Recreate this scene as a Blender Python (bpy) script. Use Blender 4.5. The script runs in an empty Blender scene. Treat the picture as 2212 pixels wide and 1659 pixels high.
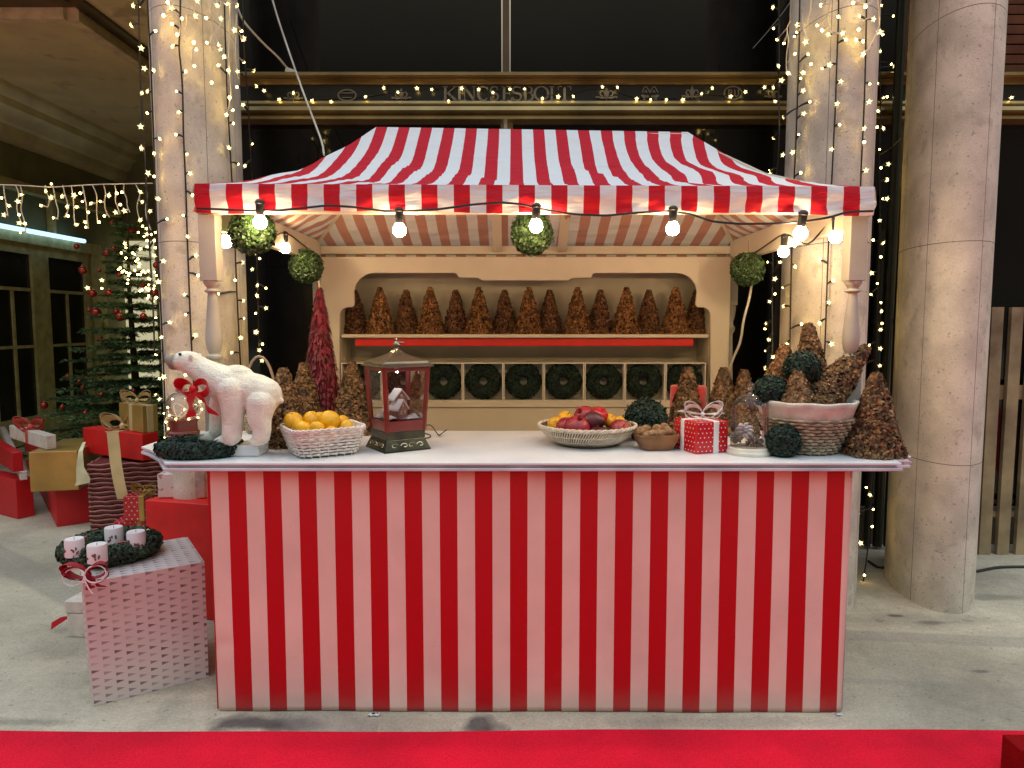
import bpy, math, random
import numpy as np
from mathutils import Vector, Matrix, Euler
random.seed(7); RS = random.Random(11)
SC = bpy.context.scene; COL = SC.collection
pi = math.pi
# ------------------------------------------------------------------ camera
F = 1534.0; CX = 1106.0; CY = 829.5; CAMH = 1.5; TH = math.radians(4.85)
cs, sn = math.cos(TH), math.sin(TH)
cd = bpy.data.cameras.new('camera'); cam = bpy.data.objects.new('camera', cd); COL.objects.link(cam)
cam.location = (0, 0, CAMH); cam.rotation_euler = (pi/2 - TH, 0, 0)
cd.sensor_width = 36; cd.lens = F*36/2212; cd.clip_end = 200; cd.clip_start = .05
SC.camera = cam
# ------------------------------------------------------------------ world: a night sky glowing overhead, dark near the horizon
W = bpy.data.worlds.new('World'); SC.world = W; W.use_nodes = True
nt = W.node_tree; nt.nodes.clear()
def wn(t): return nt.nodes.new(t)
wo = wn('ShaderNodeOutputWorld'); wb = wn('ShaderNodeBackground'); nt.links.new(wb.outputs[0], wo.inputs[0])
tc = wn('ShaderNodeTexCoord'); sx = wn('ShaderNodeSeparateXYZ'); nt.links.new(tc.outputs['Generated'], sx.inputs[0])
rp = wn('ShaderNodeValToRGB'); nt.links.new(sx.outputs['Z'], rp.inputs[0])
e = rp.color_ramp.elements
e[0].position = .30; e[0].color = (.085, .072, .055, 1)
e[1].position = .72; e[1].color = (.70, .84, 1.0, 1)
m_ = rp.color_ramp.elements.new(.5); m_.color = (.42, .39, .29, 1)
wb.inputs[1].default_value = 1.55
nt.links.new(rp.outputs[0], wb.inputs[0])
SC.view_settings.view_transform = 'Standard'; SC.view_settings.look = 'None'
SC.view_settings.exposure = 0.32; SC.view_settings.gamma = 1.0
SC.render.engine = 'CYCLES'
cy = SC.cycles
cy.use_denoising = True; cy.max_bounces = 7; cy.diffuse_bounces = 3; cy.glossy_bounces = 3
cy.transparent_max_bounces = 12; cy.transmission_bounces = 6; cy.sample_clamp_indirect = 4; cy.caustics_reflective = False
cy.caustics_refractive = False
# ------------------------------------------------------------------ pixel helpers (photo measured at 2212 px wide)
def ray(px, py):
    u = (px-CX)/F; v = (CY-py)/F
    return Vector((u, cs+v*sn, v*cs-sn))
O = Vector((0, 0, CAMH))
def P(px, py, zc): return O + ray(px, py)*zc
def G(px, py, h): r = ray(px, py); return O + r*((h-CAMH)/r.z)
def YP(px, py, Y): r = ray(px, py); return O + r*(Y/r.y)
def XP(px, py, X): r = ray(px, py); return O + r*(X/r.x)
def ZC(p): return p[1]*cs-(p[2]-CAMH)*sn
CT = .985                                     # counter top height
# ------------------------------------------------------------------ objects
def tag(o, label=None, cat=None, group=None, kind=None):
    if label: o['label'] = label
    if cat: o['category'] = cat
    if group: o['group'] = group
    if kind: o['kind'] = kind
    return o
def thing(name, label, cat, loc=(0, 0, 0), rz=0, group=None):
    o = bpy.data.objects.new(name, None); COL.objects.link(o)
    o.empty_display_size = .05
    o.location = loc; o.rotation_euler = (0, 0, rz)
    return tag(o, label, cat, group)
def copy_tree(o, parent=None):
    c = o.copy(); COL.objects.link(c); c.parent = parent
    for ch in o.children: copy_tree(ch, c)
    return c
class MB:
    def __init__(s): s.v = []; s.f = []; s.m = []; s.uv = None
    def add(s, vs, fs, m=0):
        b = len(s.v); s.v += [tuple(q) for q in vs]; s.f += [tuple(b+i for i in q) for q in fs]; s.m += [m]*len(fs); return s
    def box(s, c, d, rz=0, m=0, rot=None, top=1.0):
        x, y, z = d[0]/2, d[1]/2, d[2]/2
        vs = [Vector((sx*x*(top if sz > 0 else 1), sy*y*(top if sz > 0 else 1), sz*z)) for sz in (-1, 1) for sx, sy in ((-1, -1), (1, -1), (1, 1), (-1, 1))]
        R = rot if rot else Matrix.Rotation(rz, 3, 'Z'); c = Vector(c)
        return s.add([R@q+c for q in vs], [(3, 2, 1, 0), (4, 5, 6, 7), (0, 1, 5, 4), (1, 2, 6, 5), (2, 3, 7, 6), (3, 0, 4, 7)], m)
    def bar(s, a, b, w, h, m=0):
        a, b = Vector(a), Vector(b); d = b-a; L = d.length
        q = d.to_track_quat('Y', 'Z').to_matrix()
        return s.box((a+b)/2, (w, L, h), rot=q, m=m)
    def tube(s, pts, r, n=8, m=0, cap=True, closed=False):
        pts = [Vector(p) for p in pts]; N = len(pts)
        rs = r if isinstance(r, (list, tuple)) else [r]*N
        up = None; base = len(s.v); rings = []
        for i, p in enumerate(pts):
            if closed: t = pts[(i+1) % N]-pts[i-1]
            else: t = pts[min(i+1, N-1)]-pts[max(i-1, 0)]
            if t.length < 1e-9: t = Vector((0, 0, 1))
            t.normalize()
            if up is None: up = t.orthogonal().normalized()
            else:
                up = up-t*up.dot(t)
                up = up.normalized() if up.length > 1e-6 else t.orthogonal().normalized()
            w = t.cross(up)
            rings.append([p+(up*math.cos(2*pi*k/n)+w*math.sin(2*pi*k/n))*rs[i] for k in range(n)])
        vs = [q for R in rings for q in R]; fs = []
        for i in range(N if closed else N-1):
            j = (i+1) % N
            for k in range(n): fs.append((i*n+k, i*n+(k+1) % n, j*n+(k+1) % n, j*n+k))
        if cap and not closed:
            fs.append(tuple(reversed(range(n)))); fs.append(tuple((N-1)*n+k for k in range(n)))
        return s.add(vs, fs, m)
    def lathe(s, prof, n=24, c=(0, 0, 0), m=0, sq=None):
        c = Vector(c); vs = []; fs = []
        for r, z in prof:
            for k in range(n):
                a = 2*pi*k/n; vs.append(c+Vector((r*math.cos(a), r*math.sin(a), z)))
        for i in range(len(prof)-1):
            for k in range(n): fs.append((i*n+k, i*n+(k+1) % n, (i+1)*n+(k+1) % n, (i+1)*n+k))
        if prof[0][0] > 1e-4: fs.append(tuple(reversed(range(n))))
        if prof[-1][0] > 1e-4: fs.append(tuple((len(prof)-1)*n+k for k in range(n)))
        return s.add(vs, fs, m)
    def ball(s, c, r, n=12, m=0, sc=(1, 1, 1), R=None):
        k = max(5, n//2+1); vs = []; fs = []; c = Vector(c)
        for i in range(k):
            a = pi*i/(k-1)
            for j in range(n):
                b = 2*pi*j/n; q = Vector((r*sc[0]*math.sin(a)*math.cos(b), r*sc[1]*math.sin(a)*math.sin(b), -r*sc[2]*math.cos(a)))
                vs.append(c+(R@q if R else q))
        for i in range(k-1):
            for j in range(n): fs.append((i*n+j, i*n+(j+1) % n, (i+1)*n+(j+1) % n, (i+1)*n+j))
        return s.add(vs, fs, m)
    def prism(s, poly, org, ux, uy, th, m=0):
        ux, uy, org = Vector(ux), Vector(uy), Vector(org); nn = ux.cross(uy).normalized(); N = len(poly)
        a = [org+ux*x+uy*y for x, y in poly]; b = [q-nn*th for q in a]
        return s.add(a+b, [tuple(range(N)), tuple(reversed(range(N, 2*N)))]+[(i, i+N, (i+1) % N+N, (i+1) % N) for i in range(N)], m)
    def build(s, name, mats, parent=None, org=(0, 0, 0), smooth=True, uv=None, ang=40):
        o = Vector(org)
        me = bpy.data.meshes.new(name); me.from_pydata([Vector(q)-o for q in s.v], [], s.f)
        mats = mats if isinstance(mats, (list, tuple)) else [mats]
        for mm in mats: me.materials.append(mm)
        if len(mats) > 1: me.polygons.foreach_set('material_index', s.m)
        if uv:
            l = me.uv_layers.new(name='UVMap')
            vi = np.empty(len(me.loops), dtype=np.int32); me.loops.foreach_get('vertex_index', vi)
            l.data.foreach_set('uv', np.array(uv, dtype=np.float32)[vi].ravel())
        me.update()
        ob = bpy.data.objects.new(name, me); COL.objects.link(ob)
        if parent: ob.parent = parent
        else: ob.location = o
        if smooth:
            me.polygons.foreach_set('use_smooth', [True]*len(me.polygons))
            if ang and len(me.polygons) < 60000:
                try: me.set_sharp_from_angle(angle=math.radians(ang))
                except Exception: pass
        return ob
def bevel(o, w=.004, seg=2):
    b = o.modifiers.new('bevel', 'BEVEL'); b.width = w; b.segments = seg; b.limit_method = 'ANGLE'; b.angle_limit = math.radians(40); return o
# ------------------------------------------------------------------ materials
def M(name, col, rough=.6, metal=0, var=.12, vs=8., bump=0, bs=60., spec=.5, col2=None, trans=0, coat=0, island=0, sheen=0):
    m = bpy.data.materials.new(name); m.use_nodes = True; t = m.node_tree; N = t.nodes; L = t.links
    b = N['Principled BSDF']; b.inputs['Roughness'].default_value = rough; b.inputs['Metallic'].default_value = metal
    b.inputs['Specular IOR Level'].default_value = spec
    if coat: b.inputs['Coat Weight'].default_value = coat; b.inputs['Coat Roughness'].default_value = .1
    if sheen: b.inputs['Sheen Weight'].default_value = sheen
    tcn = N.new('ShaderNodeTexCoord'); nz = N.new('ShaderNodeTexNoise'); nz.inputs['Scale'].default_value = vs; nz.inputs['Detail'].default_value = 5
    L.new(tcn.outputs['Object'], nz.inputs['Vector'])
    c2 = col2 if col2 else tuple(max(0, x*(1-2.2*var)) for x in col)
    c1 = tuple(min(1, x*(1+var)) for x in col) if not col2 else col
    mx = N.new('ShaderNodeMix'); mx.data_type = 'RGBA'
    mr = N.new('ShaderNodeMapRange'); mr.inputs[1].default_value = .3; mr.inputs[2].default_value = .7
    L.new(nz.outputs[0], mr.inputs[0]); L.new(mr.outputs[0], mx.inputs[0])
    mx.inputs[6].default_value = (*c2, 1); mx.inputs[7].default_value = (*c1, 1)
    out = mx.outputs[2]
    if island:
        g = N.new('ShaderNodeNewGeometry'); m2 = N.new('ShaderNodeMapRange'); m2.inputs[3].default_value = 1-island; m2.inputs[4].default_value = 1+island
        L.new(g.outputs['Random Per Island'], m2.inputs[0])
        hs = N.new('ShaderNodeVectorMath'); hs.operation = 'SCALE'; L.new(out, hs.inputs[0]); L.new(m2.outputs[0], hs.inputs[3]); out = hs.outputs[0]
    L.new(out, b.inputs['Base Color'])
    if bump:
        n2 = N.new('ShaderNodeTexNoise'); n2.inputs['Scale'].default_value = bs; n2.inputs['Detail'].default_value = 6; L.new(tcn.outputs['Object'], n2.inputs['Vector'])
        bp = N.new('ShaderNodeBump'); bp.inputs['Strength'].default_value = bump; bp.inputs['Distance'].default_value = .01
        L.new(n2.outputs[0], bp.inputs['Height']); L.new(bp.outputs[0], b.inputs['Normal'])
    m['out'] = 0
    return m
def colour_link(m):      # (nodes, links, bsdf, socket feeding the base colour)
    t = m.node_tree; b = t.nodes['Principled BSDF']; return t.nodes, t.links, b, b.inputs['Base Color'].links[0].from_socket
def EM(name, col, s):
    m = bpy.data.materials.new(name); m.use_nodes = True; t = m.node_tree; t.nodes.clear()
    o = t.nodes.new('ShaderNodeOutputMaterial'); e = t.nodes.new('ShaderNodeEmission'); e.inputs[0].default_value = (*col, 1); e.inputs[1].default_value = s
    t.links.new(e.outputs[0], o.inputs[0]); return m
def GLASS(name, tint=(1, 1, 1), refl=1.0):
    m = bpy.data.materials.new(name); m.use_nodes = True; t = m.node_tree; t.nodes.clear(); N = t.nodes.new
    o = N('ShaderNodeOutputMaterial'); tr = N('ShaderNodeBsdfTransparent'); tr.inputs[0].default_value = (*tint, 1)
    gl = N('ShaderNodeBsdfGlossy'); gl.inputs['Roughness'].default_value = .03; fr = N('ShaderNodeFresnel'); fr.inputs[0].default_value = 1.45
    mu = N('ShaderNodeMath'); mu.operation = 'MULTIPLY'; mu.inputs[1].default_value = refl; t.links.new(fr.outputs[0], mu.inputs[0])
    mx = N('ShaderNodeMixShader'); t.links.new(mu.outputs[0], mx.inputs[0]); t.links.new(tr.outputs[0], mx.inputs[1]); t.links.new(gl.outputs[0], mx.inputs[2]); t.links.new(mx.outputs[0], o.inputs[0]); return m
def dark_spots(m, scale, thr, col, amt=.8, soft=.06, coord='Object'):
    N, L, b, src = colour_link(m)
    tcn = N.new('ShaderNodeTexCoord'); n = N.new('ShaderNodeTexNoise'); n.inputs['Scale'].default_value = scale; n.inputs['Detail'].default_value = 4; L.new(tcn.outputs[coord], n.inputs['Vector'])
    r = N.new('ShaderNodeMapRange'); r.inputs[1].default_value = thr; r.inputs[2].default_value = thr+soft; r.inputs[4].default_value = amt; L.new(n.outputs[0], r.inputs[0])
    x = N.new('ShaderNodeMix'); x.data_type = 'RGBA'; L.new(r.outputs[0], x.inputs[0]); L.new(src, x.inputs[6]); x.inputs[7].default_value = (*col, 1); L.new(x.outputs[2], b.inputs['Base Color'])
def fine_grain(m, scale=700, amt=.12):
    N, L, b, src = colour_link(m)
    tcn = N.new('ShaderNodeTexCoord'); n = N.new('ShaderNodeTexNoise'); n.inputs['Scale'].default_value = scale; n.inputs['Detail'].default_value = 2; L.new(tcn.outputs['Object'], n.inputs['Vector'])
    r = N.new('ShaderNodeMapRange'); r.inputs[3].default_value = 1-amt; r.inputs[4].default_value = 1+amt; L.new(n.outputs[0], r.inputs[0])
    v = N.new('ShaderNodeVectorMath'); v.operation = 'SCALE'; L.new(src, v.inputs[0]); L.new(r.outputs[0], v.inputs[3]); L.new(v.outputs[0], b.inputs['Base Color'])
def stripes(m, make_u, c_red, duty=.5):
    """mix red into the base colour where fract(u) < duty; make_u(N, L) returns the socket of u"""
    N, L, b, src = colour_link(m); u = make_u(N, L)
    fr = N.new('ShaderNodeMath'); fr.operation = 'FRACT'; L.new(u, fr.inputs[0])
    lt = N.new('ShaderNodeMath'); lt.operation = 'LESS_THAN'; lt.inputs[1].default_value = duty; L.new(fr.outputs[0], lt.inputs[0])
    x = N.new('ShaderNodeMix'); x.data_type = 'RGBA'; L.new(lt.outputs[0], x.inputs[0]); L.new(src, x.inputs[6]); x.inputs[7].default_value = (*c_red, 1); L.new(x.outputs[2], b.inputs['Base Color'])
    return x
def obj_axis(ax, off, per):
    def f(N, L):
        tcn = N.new('ShaderNodeTexCoord'); s = N.new('ShaderNodeSeparateXYZ'); L.new(tcn.outputs['Object'], s.inputs[0])
        a = N.new('ShaderNodeMath'); a.operation = 'SUBTRACT'; a.inputs[1].default_value = off; L.new(s.outputs[ax], a.inputs[0])
        d = N.new('ShaderNodeMath'); d.operation = 'DIVIDE'; d.inputs[1].default_value = per; L.new(a.outputs[0], d.inputs[0]); return d.outputs[0]
    return f
cream = M('cream_paint', (.77, .70, .55), .5, var=.05, vs=3, bump=.05)
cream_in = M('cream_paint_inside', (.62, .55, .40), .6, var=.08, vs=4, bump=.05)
white_board = M('white_board', (.78, .79, .80), .35, var=.04, vs=5, bump=.03)
dark_spots(white_board, 24, .73, (.3, .28, .25), .5)
red_paint = M('red_board', (.75, .02, .012), .5, var=.06)
black_rub = M('black_rubber', (.012, .012, .013), .45)
white_cab = M('white_cable', (.75, .72, .62), .4)
dgreen_cab = M('dark_green_cable', (.02, .018, .014), .5)
bronze = M('bronze_trim', (.34, .245, .095), .38, .55, var=.2, vs=3, bump=.05, bs=10)
bronze_dk = M('bronze_trim_dark', (.12, .085, .035), .4, .5, var=.2, vs=4)
dark_glass = M('dark_shop_glass', (.006, .0055, .005), .06, spec=.35, var=.3, vs=1)
olive = M('olive_wall', (.24, .25, .12), .7, var=.15, vs=2)
olive_fr = M('olive_frame', (.62, .58, .24), .5, .2, var=.15)
ceil_m = M('ceiling_plaster', (.88, .78, .42), .75, var=.12, vs=1.2, bump=.05)
dark_spots(ceil_m, 3, .62, (.2, .15, .08), .5, .1)
conc = M('pitted_stone', (.72, .66, .55), .75, var=.13, vs=5, bump=.4, bs=120)
dark_spots(conc, 55, .63, (.18, .15, .12), .55, .07); fine_grain(conc, 120, .16)
dark_spots(conc, 9, .60, (.36, .32, .25), .5, .10); dark_spots(conc, 150, .66, (.30, .26, .21), .4, .05)
def col_joints(m):
    N, L, b, src = colour_link(m)
    uvn = N.new('ShaderNodeUVMap'); br = N.new('ShaderNodeTexBrick'); L.new(uvn.outputs[0], br.inputs['Vector'])
    br.offset = 0; br.inputs['Scale'].default_value = 1; br.inputs['Mortar Size'].default_value = .0022; br.inputs['Brick Width'].default_value = .29; br.inputs['Row Height'].default_value = 1.13
    br.inputs['Mortar Smooth'].default_value = .3
    x = N.new('ShaderNodeMix'); x.data_type = 'RGBA'; L.new(br.outputs['Fac'], x.inputs[0]); L.new(src, x.inputs[6]); x.inputs[7].default_value = (.17, .14, .11, 1); L.new(x.outputs[2], b.inputs['Base Color'])
col_joints(conc)
def two_col_spots(name, base, dots, scale, rough=.45):
    m = M(name, base, rough, var=.06); N, L, b, src = colour_link(m)
    tcn = N.new('ShaderNodeTexCoord'); v = N.new('ShaderNodeTexVoronoi'); v.inputs['Scale'].default_value = scale; v.inputs['Randomness'].default_value = .35; L.new(tcn.outputs['Object'], v.inputs['Vector'])
    lt = N.new('ShaderNodeMath'); lt.operation = 'LESS_THAN'; lt.inputs[1].default_value = .26; L.new(v.outputs['Distance'], lt.inputs[0])
    x = N.new('ShaderNodeMix'); x.data_type = 'RGBA'; L.new(lt.outputs[0], x.inputs[0]); L.new(src, x.inputs[6]); x.inputs[7].default_value = (*dots, 1); L.new(x.outputs[2], b.inputs['Base Color']); return m
dots_m = M('red_dotted_paper', (.60, .008, .015), .25, var=.08, coat=.3); dot_w = M('white_dot_print', (.80, .74, .74), .4)
red_paper = M('red_gift_paper', (.62, .012, .018), .5, var=.07, vs=5, bump=.45, bs=7)
red_paper2 = M('bright_red_paper', (.72, .012, .012), .5, var=.08, vs=9, bump=.45, bs=7)
gold_paper = M('gold_paper', (.50, .31, .08), .36, .35, var=.15, vs=4, bump=.45, bs=8)
gold_rib = M('gold_ribbon', (.72, .55, .27), .35, .15, var=.08)
cream_rib = M('cream_ribbon', (.78, .72, .45), .5)
red_rib = M('red_ribbon', (.55, .004, .012), .4, var=.1)
white_rib = M('white_ribbon', (.82, .80, .78), .45, var=.04)
white_paper = M('white_gift_paper', (.74, .66, .58), .5, var=.1, vs=14); dark_spots(white_paper, 26, .56, (.45, .32, .22), .5)
pat_paper = M('figured_white_paper', (.72, .60, .56), .5, var=.06); dark_spots(pat_paper, 30, .60, (.30, .12, .10), .75, .03)
silver_pink = M('crinkled_silver_wrap', (.62, .47, .42), .3, .35, var=.2, vs=16, bump=.5, bs=22)
feath = M('burgundy_feather', (.20, .004, .024), .55, var=.25, vs=9, island=.6, sheen=.15)
chip_o = M('orange_brown_moss', (.32, .145, .045), .75, var=.35, vs=30, island=.6)
chip_d = M('dark_brown_moss', (.22, .10, .04), .75, var=.3, vs=30, island=.55)
chip_c = M('chocolate_brown_moss', (.235, .125, .050), .75, var=.35, vs=30, island=.6)
leaf_g = M('boxwood_leaf', (.055, .115, .035), .5, var=.3, vs=30, island=.6)
leaf_dk = M('dark_green_moss', (.010, .036, .022), .7, var=.3, vs=30, island=.6)
core_dk = M('dark_core', (.01, .012, .008), .9)
core_br = M('brown_core', (.02, .010, .005), .9)
needle = M('fir_needles', (.075, .16, .05), .6, var=.3, vs=6, island=.5)
bark = M('fir_bark', (.07, .045, .025), .85, var=.3, bump=.3)
bauble_m = M('red_bauble', (.42, .03, .018), .22, .35, var=.1, coat=.6)
lemon = M('mandarin_peel', (.82, .43, .012), .42, var=.1, vs=12, bump=.15, bs=160)
pom = M('pomegranate_skin', (.42, .025, .045), .35, var=.3, vs=16)
beet = M('dark_plum_skin', (.13, .02, .03), .4, var=.3, vs=16)
apple = M('red_apple_skin', (.62, .015, .03), .25, var=.25, vs=14, coat=.4)
walnut = M('walnut_shell', (.36, .20, .09), .65, var=.3, vs=40, bump=.6, bs=110)
wood_b = M('brown_wood_bowl', (.26, .11, .035), .45, var=.25, vs=9, bump=.05)
wick_w = M('white_wicker', (.74, .68, .63), .6, var=.1, vs=40)
wick_g = M('grey_wicker', (.42, .35, .24), .65, var=.25, vs=30)
wick_r = M('red_brown_wicker', (.17, .035, .03), .6, var=.2, vs=30)
coil_c = M('cream_coiled_straw', (.68, .58, .45), .65, var=.15, vs=40)
coil_k = M('dark_straw', (.10, .07, .05), .8)
cloth = M('pale_cloth_lining', (.62, .58, .50), .8, var=.08, vs=20, bump=.2)
clear = GLASS('clear_glass', (1, 1, 1), .75); lant_glass = GLASS('lantern_glass', (.92, .93, .95), .8)
lant_red = M('lantern_red', (.20, .018, .010), .35, var=.15, coat=.3)
lant_metal = M('aged_pewter', (.26, .24, .19), .28, .9, var=.25, vs=10)
lant_base = M('green_bronze', (.075, .075, .05), .3, .7, var=.3, vs=12)
snow = M('white_snow', (.85, .86, .9), .8, var=.03)
felt_red = M('red_felt', (.60, .02, .012), .85, sheen=.5)
bulb_m = EM('warm_bulb', (1, .70, .38), 155)
led_m = EM('warm_led', (1, .80, .30), 1.7)
led_s = EM('small_warm_led', (1, .66, .16), 29)
tube_m = EM('cold_tube', (.42, .70, 1), 1.6)
# ------------------------------------------------------------------ ground and carpet
gm = M('stone_ground', (.57, .495, .36), .8, var=.20, vs=1.3, bump=.2, bs=60)
dark_spots(gm, 3.2, .60, (.30, .27, .20), .40, .12); dark_spots(gm, 11, .66, (.24, .22, .17), .5, .05)
dark_spots(gm, 30, .665, (.16, .14, .11), .65, .03)
def ground_marks(m):
    N, L, b, src = colour_link(m)
    tcn = N.new('ShaderNodeTexCoord'); s = N.new('ShaderNodeSeparateXYZ'); L.new(tcn.outputs['Object'], s.inputs[0])
    nz = N.new('ShaderNodeTexNoise'); nz.inputs['Scale'].default_value = 7; nz.inputs['Detail'].default_value = 5; L.new(tcn.outputs['Object'], nz.inputs['Vector'])
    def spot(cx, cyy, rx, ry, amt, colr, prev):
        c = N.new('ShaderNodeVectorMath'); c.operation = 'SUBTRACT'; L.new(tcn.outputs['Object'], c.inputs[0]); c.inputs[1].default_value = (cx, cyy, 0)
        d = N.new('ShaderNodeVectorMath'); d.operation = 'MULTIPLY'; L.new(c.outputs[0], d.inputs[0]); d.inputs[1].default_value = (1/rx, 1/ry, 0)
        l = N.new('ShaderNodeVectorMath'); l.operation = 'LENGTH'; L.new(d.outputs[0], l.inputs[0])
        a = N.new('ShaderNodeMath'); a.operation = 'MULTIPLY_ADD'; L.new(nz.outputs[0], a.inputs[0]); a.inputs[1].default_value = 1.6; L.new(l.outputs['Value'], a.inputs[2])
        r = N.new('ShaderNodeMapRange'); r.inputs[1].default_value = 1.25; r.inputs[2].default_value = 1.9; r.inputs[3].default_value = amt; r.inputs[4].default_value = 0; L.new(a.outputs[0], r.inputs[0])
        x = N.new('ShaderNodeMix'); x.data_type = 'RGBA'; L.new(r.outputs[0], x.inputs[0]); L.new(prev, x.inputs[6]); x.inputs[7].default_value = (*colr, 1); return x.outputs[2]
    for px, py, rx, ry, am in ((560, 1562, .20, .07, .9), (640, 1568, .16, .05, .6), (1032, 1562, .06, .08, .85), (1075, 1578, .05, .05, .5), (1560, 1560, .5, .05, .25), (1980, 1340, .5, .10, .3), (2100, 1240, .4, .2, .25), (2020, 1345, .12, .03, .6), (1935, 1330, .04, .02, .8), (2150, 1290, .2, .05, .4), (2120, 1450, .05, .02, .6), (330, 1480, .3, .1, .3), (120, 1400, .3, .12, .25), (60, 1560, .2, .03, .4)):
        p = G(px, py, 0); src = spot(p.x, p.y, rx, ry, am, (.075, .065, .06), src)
    # straight darker bands in the paving colour
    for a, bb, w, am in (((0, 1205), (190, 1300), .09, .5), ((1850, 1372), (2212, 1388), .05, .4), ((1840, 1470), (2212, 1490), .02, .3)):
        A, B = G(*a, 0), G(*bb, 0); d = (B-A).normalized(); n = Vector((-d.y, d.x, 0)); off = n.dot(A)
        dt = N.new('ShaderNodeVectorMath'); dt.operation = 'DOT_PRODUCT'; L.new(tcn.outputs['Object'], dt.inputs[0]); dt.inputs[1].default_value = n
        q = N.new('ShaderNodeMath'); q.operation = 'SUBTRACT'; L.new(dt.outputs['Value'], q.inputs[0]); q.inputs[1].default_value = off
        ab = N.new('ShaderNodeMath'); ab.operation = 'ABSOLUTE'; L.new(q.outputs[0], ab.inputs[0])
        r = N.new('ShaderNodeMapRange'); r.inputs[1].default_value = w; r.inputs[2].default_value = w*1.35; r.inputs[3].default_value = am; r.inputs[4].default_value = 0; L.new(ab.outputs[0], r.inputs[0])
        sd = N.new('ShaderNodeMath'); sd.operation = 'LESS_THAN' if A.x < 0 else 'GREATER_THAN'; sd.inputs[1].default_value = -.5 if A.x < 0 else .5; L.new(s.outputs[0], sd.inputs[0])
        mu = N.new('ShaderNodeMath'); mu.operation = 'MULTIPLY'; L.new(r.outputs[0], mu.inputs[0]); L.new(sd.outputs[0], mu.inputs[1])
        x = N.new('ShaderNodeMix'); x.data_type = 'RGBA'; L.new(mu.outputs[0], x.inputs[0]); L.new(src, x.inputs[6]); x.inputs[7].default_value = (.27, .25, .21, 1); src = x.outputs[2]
    L.new(src, b.inputs['Base Color'])
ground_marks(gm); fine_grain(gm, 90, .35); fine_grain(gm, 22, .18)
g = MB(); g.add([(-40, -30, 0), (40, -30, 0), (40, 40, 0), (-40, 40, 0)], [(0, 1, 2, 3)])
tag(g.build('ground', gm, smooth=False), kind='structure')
carp = M('red_carpet', (.86, .008, .034), .9, var=.10, vs=3, bump=.8, bs=170, spec=.2); fine_grain(carp, 150, .35)
g = MB(); ys = 2.497
nx = 60
for i in range(nx):
    x0, x1 = -9+18*i/nx, -9+18*(i+1)/nx
    a0, a1 = .008*math.sin(x0*1.7)+.004*math.sin(x0*5), .008*math.sin(x1*1.7)+.004*math.sin(x1*5)
    g.add([(x0, -3, .004), (x1, -3, .004), (x1, ys+a1, .004), (x0, ys+a0, .004), (x1, ys+a1, 0), (x0, ys+a0, 0)], [(0, 1, 2, 3), (3, 2, 4, 5)])
g.v = [(x, y, z+.004) for x, y, z in g.v]
o = g.build('carpet', carp, smooth=False); tag(o, 'long bright red carpet laid on the ground in front of the stall', 'carpet')
# dark red felt block on the carpet
p = G(2200, 1670, .0); fm = M('dark_red_felt', (.27, .004, .006), .95, bump=.6, bs=200, spec=.1)
b = MB(); b.box((0, 0, .06), (.13, .10, .12)); b.tube([(-.065+.13*i/8, -.05, .12+.003*math.sin(i*2)) for i in range(9)], .006, 6)
o = b.build('felt_block', fm); bevel(o, .012, 3); o.location = G(2218, 1697, .008)+Vector((.04, .04, 0)); tag(o, 'dark red felt block cut off at the lower right corner', 'block')
# ------------------------------------------------------------------ columns
def ellipse_pts(cx, cyy, a, b, rot, n=96):
    out = []
    for i in range(n):
        t = 2*pi*i/n; x = a*math.cos(t); y = b*math.sin(t)
        out.append((cx+x*math.cos(rot)-y*math.sin(rot), cyy+x*math.sin(rot)+y*math.cos(rot)))
    return out
COLS = {'L': (-1.715, 4.0, .20, .42, .13), 'M': (1.735, 4.0, .20, .42, -.13), 'R': (2.40, 4.0, .205, .45, -.30)}
clabels = {'L': 'pale pitted stone column behind the polar bear at the left of the stall', 'M': 'pale stone column wrapped in fairy lights behind the right front post',
           'R': 'bare pale stone column standing free at the right, without lights of its own'}
for k, pr in COLS.items():
    pts = ellipse_pts(*pr); n = len(pts); vs = []; uv = []; fs = []
    per = [0]
    for i in range(n): per.append(per[-1]+math.dist(pts[i], pts[(i+1) % n]))
    zs = [0, .02, 1, 2, 3, 4, 5.2]
    for z in zs:
        for i in range(n+1):
            x, y = pts[i % n]
            vs.append((x-pr[0], y-pr[1], z)); uv.append((per[i]+.07, z+.35))
    for j in range(len(zs)-1):
        for i in range(n): fs.append((j*(n+1)+i, j*(n+1)+i+1, (j+1)*(n+1)+i+1, (j+1)*(n+1)+i))
    m = MB(); m.add(vs, fs); o = m.build('stone_column', conc, uv=uv, ang=0); o.location = (pr[0], pr[1], 0)
    tag(o, clabels[k], 'column', 'stone columns')
def col_hit(px, py, key, off=.022):
    cx, cyy, a, b, rot = COLS[key]; r = ray(px, py)
    dx, dy = r.x, r.y; c_, s_ = math.cos(-rot), math.sin(-rot)
    ox, oy = (-cx)*c_-(-cyy)*s_, (-cx)*s_+(-cyy)*c_
    ex, ey = dx*c_-dy*s_, dx*s_+dy*c_
    a += off; b += off
    A = ex*ex/a/a+ey*ey/b/b; B = 2*(ox*ex/a/a+oy*ey/b/b); C = ox*ox/a/a+oy*oy/b/b-1
    D = B*B-4*A*C
    t = (-B-math.sqrt(D))/2/A if D > 0 else -B/2/A
    return O+r*t
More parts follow.
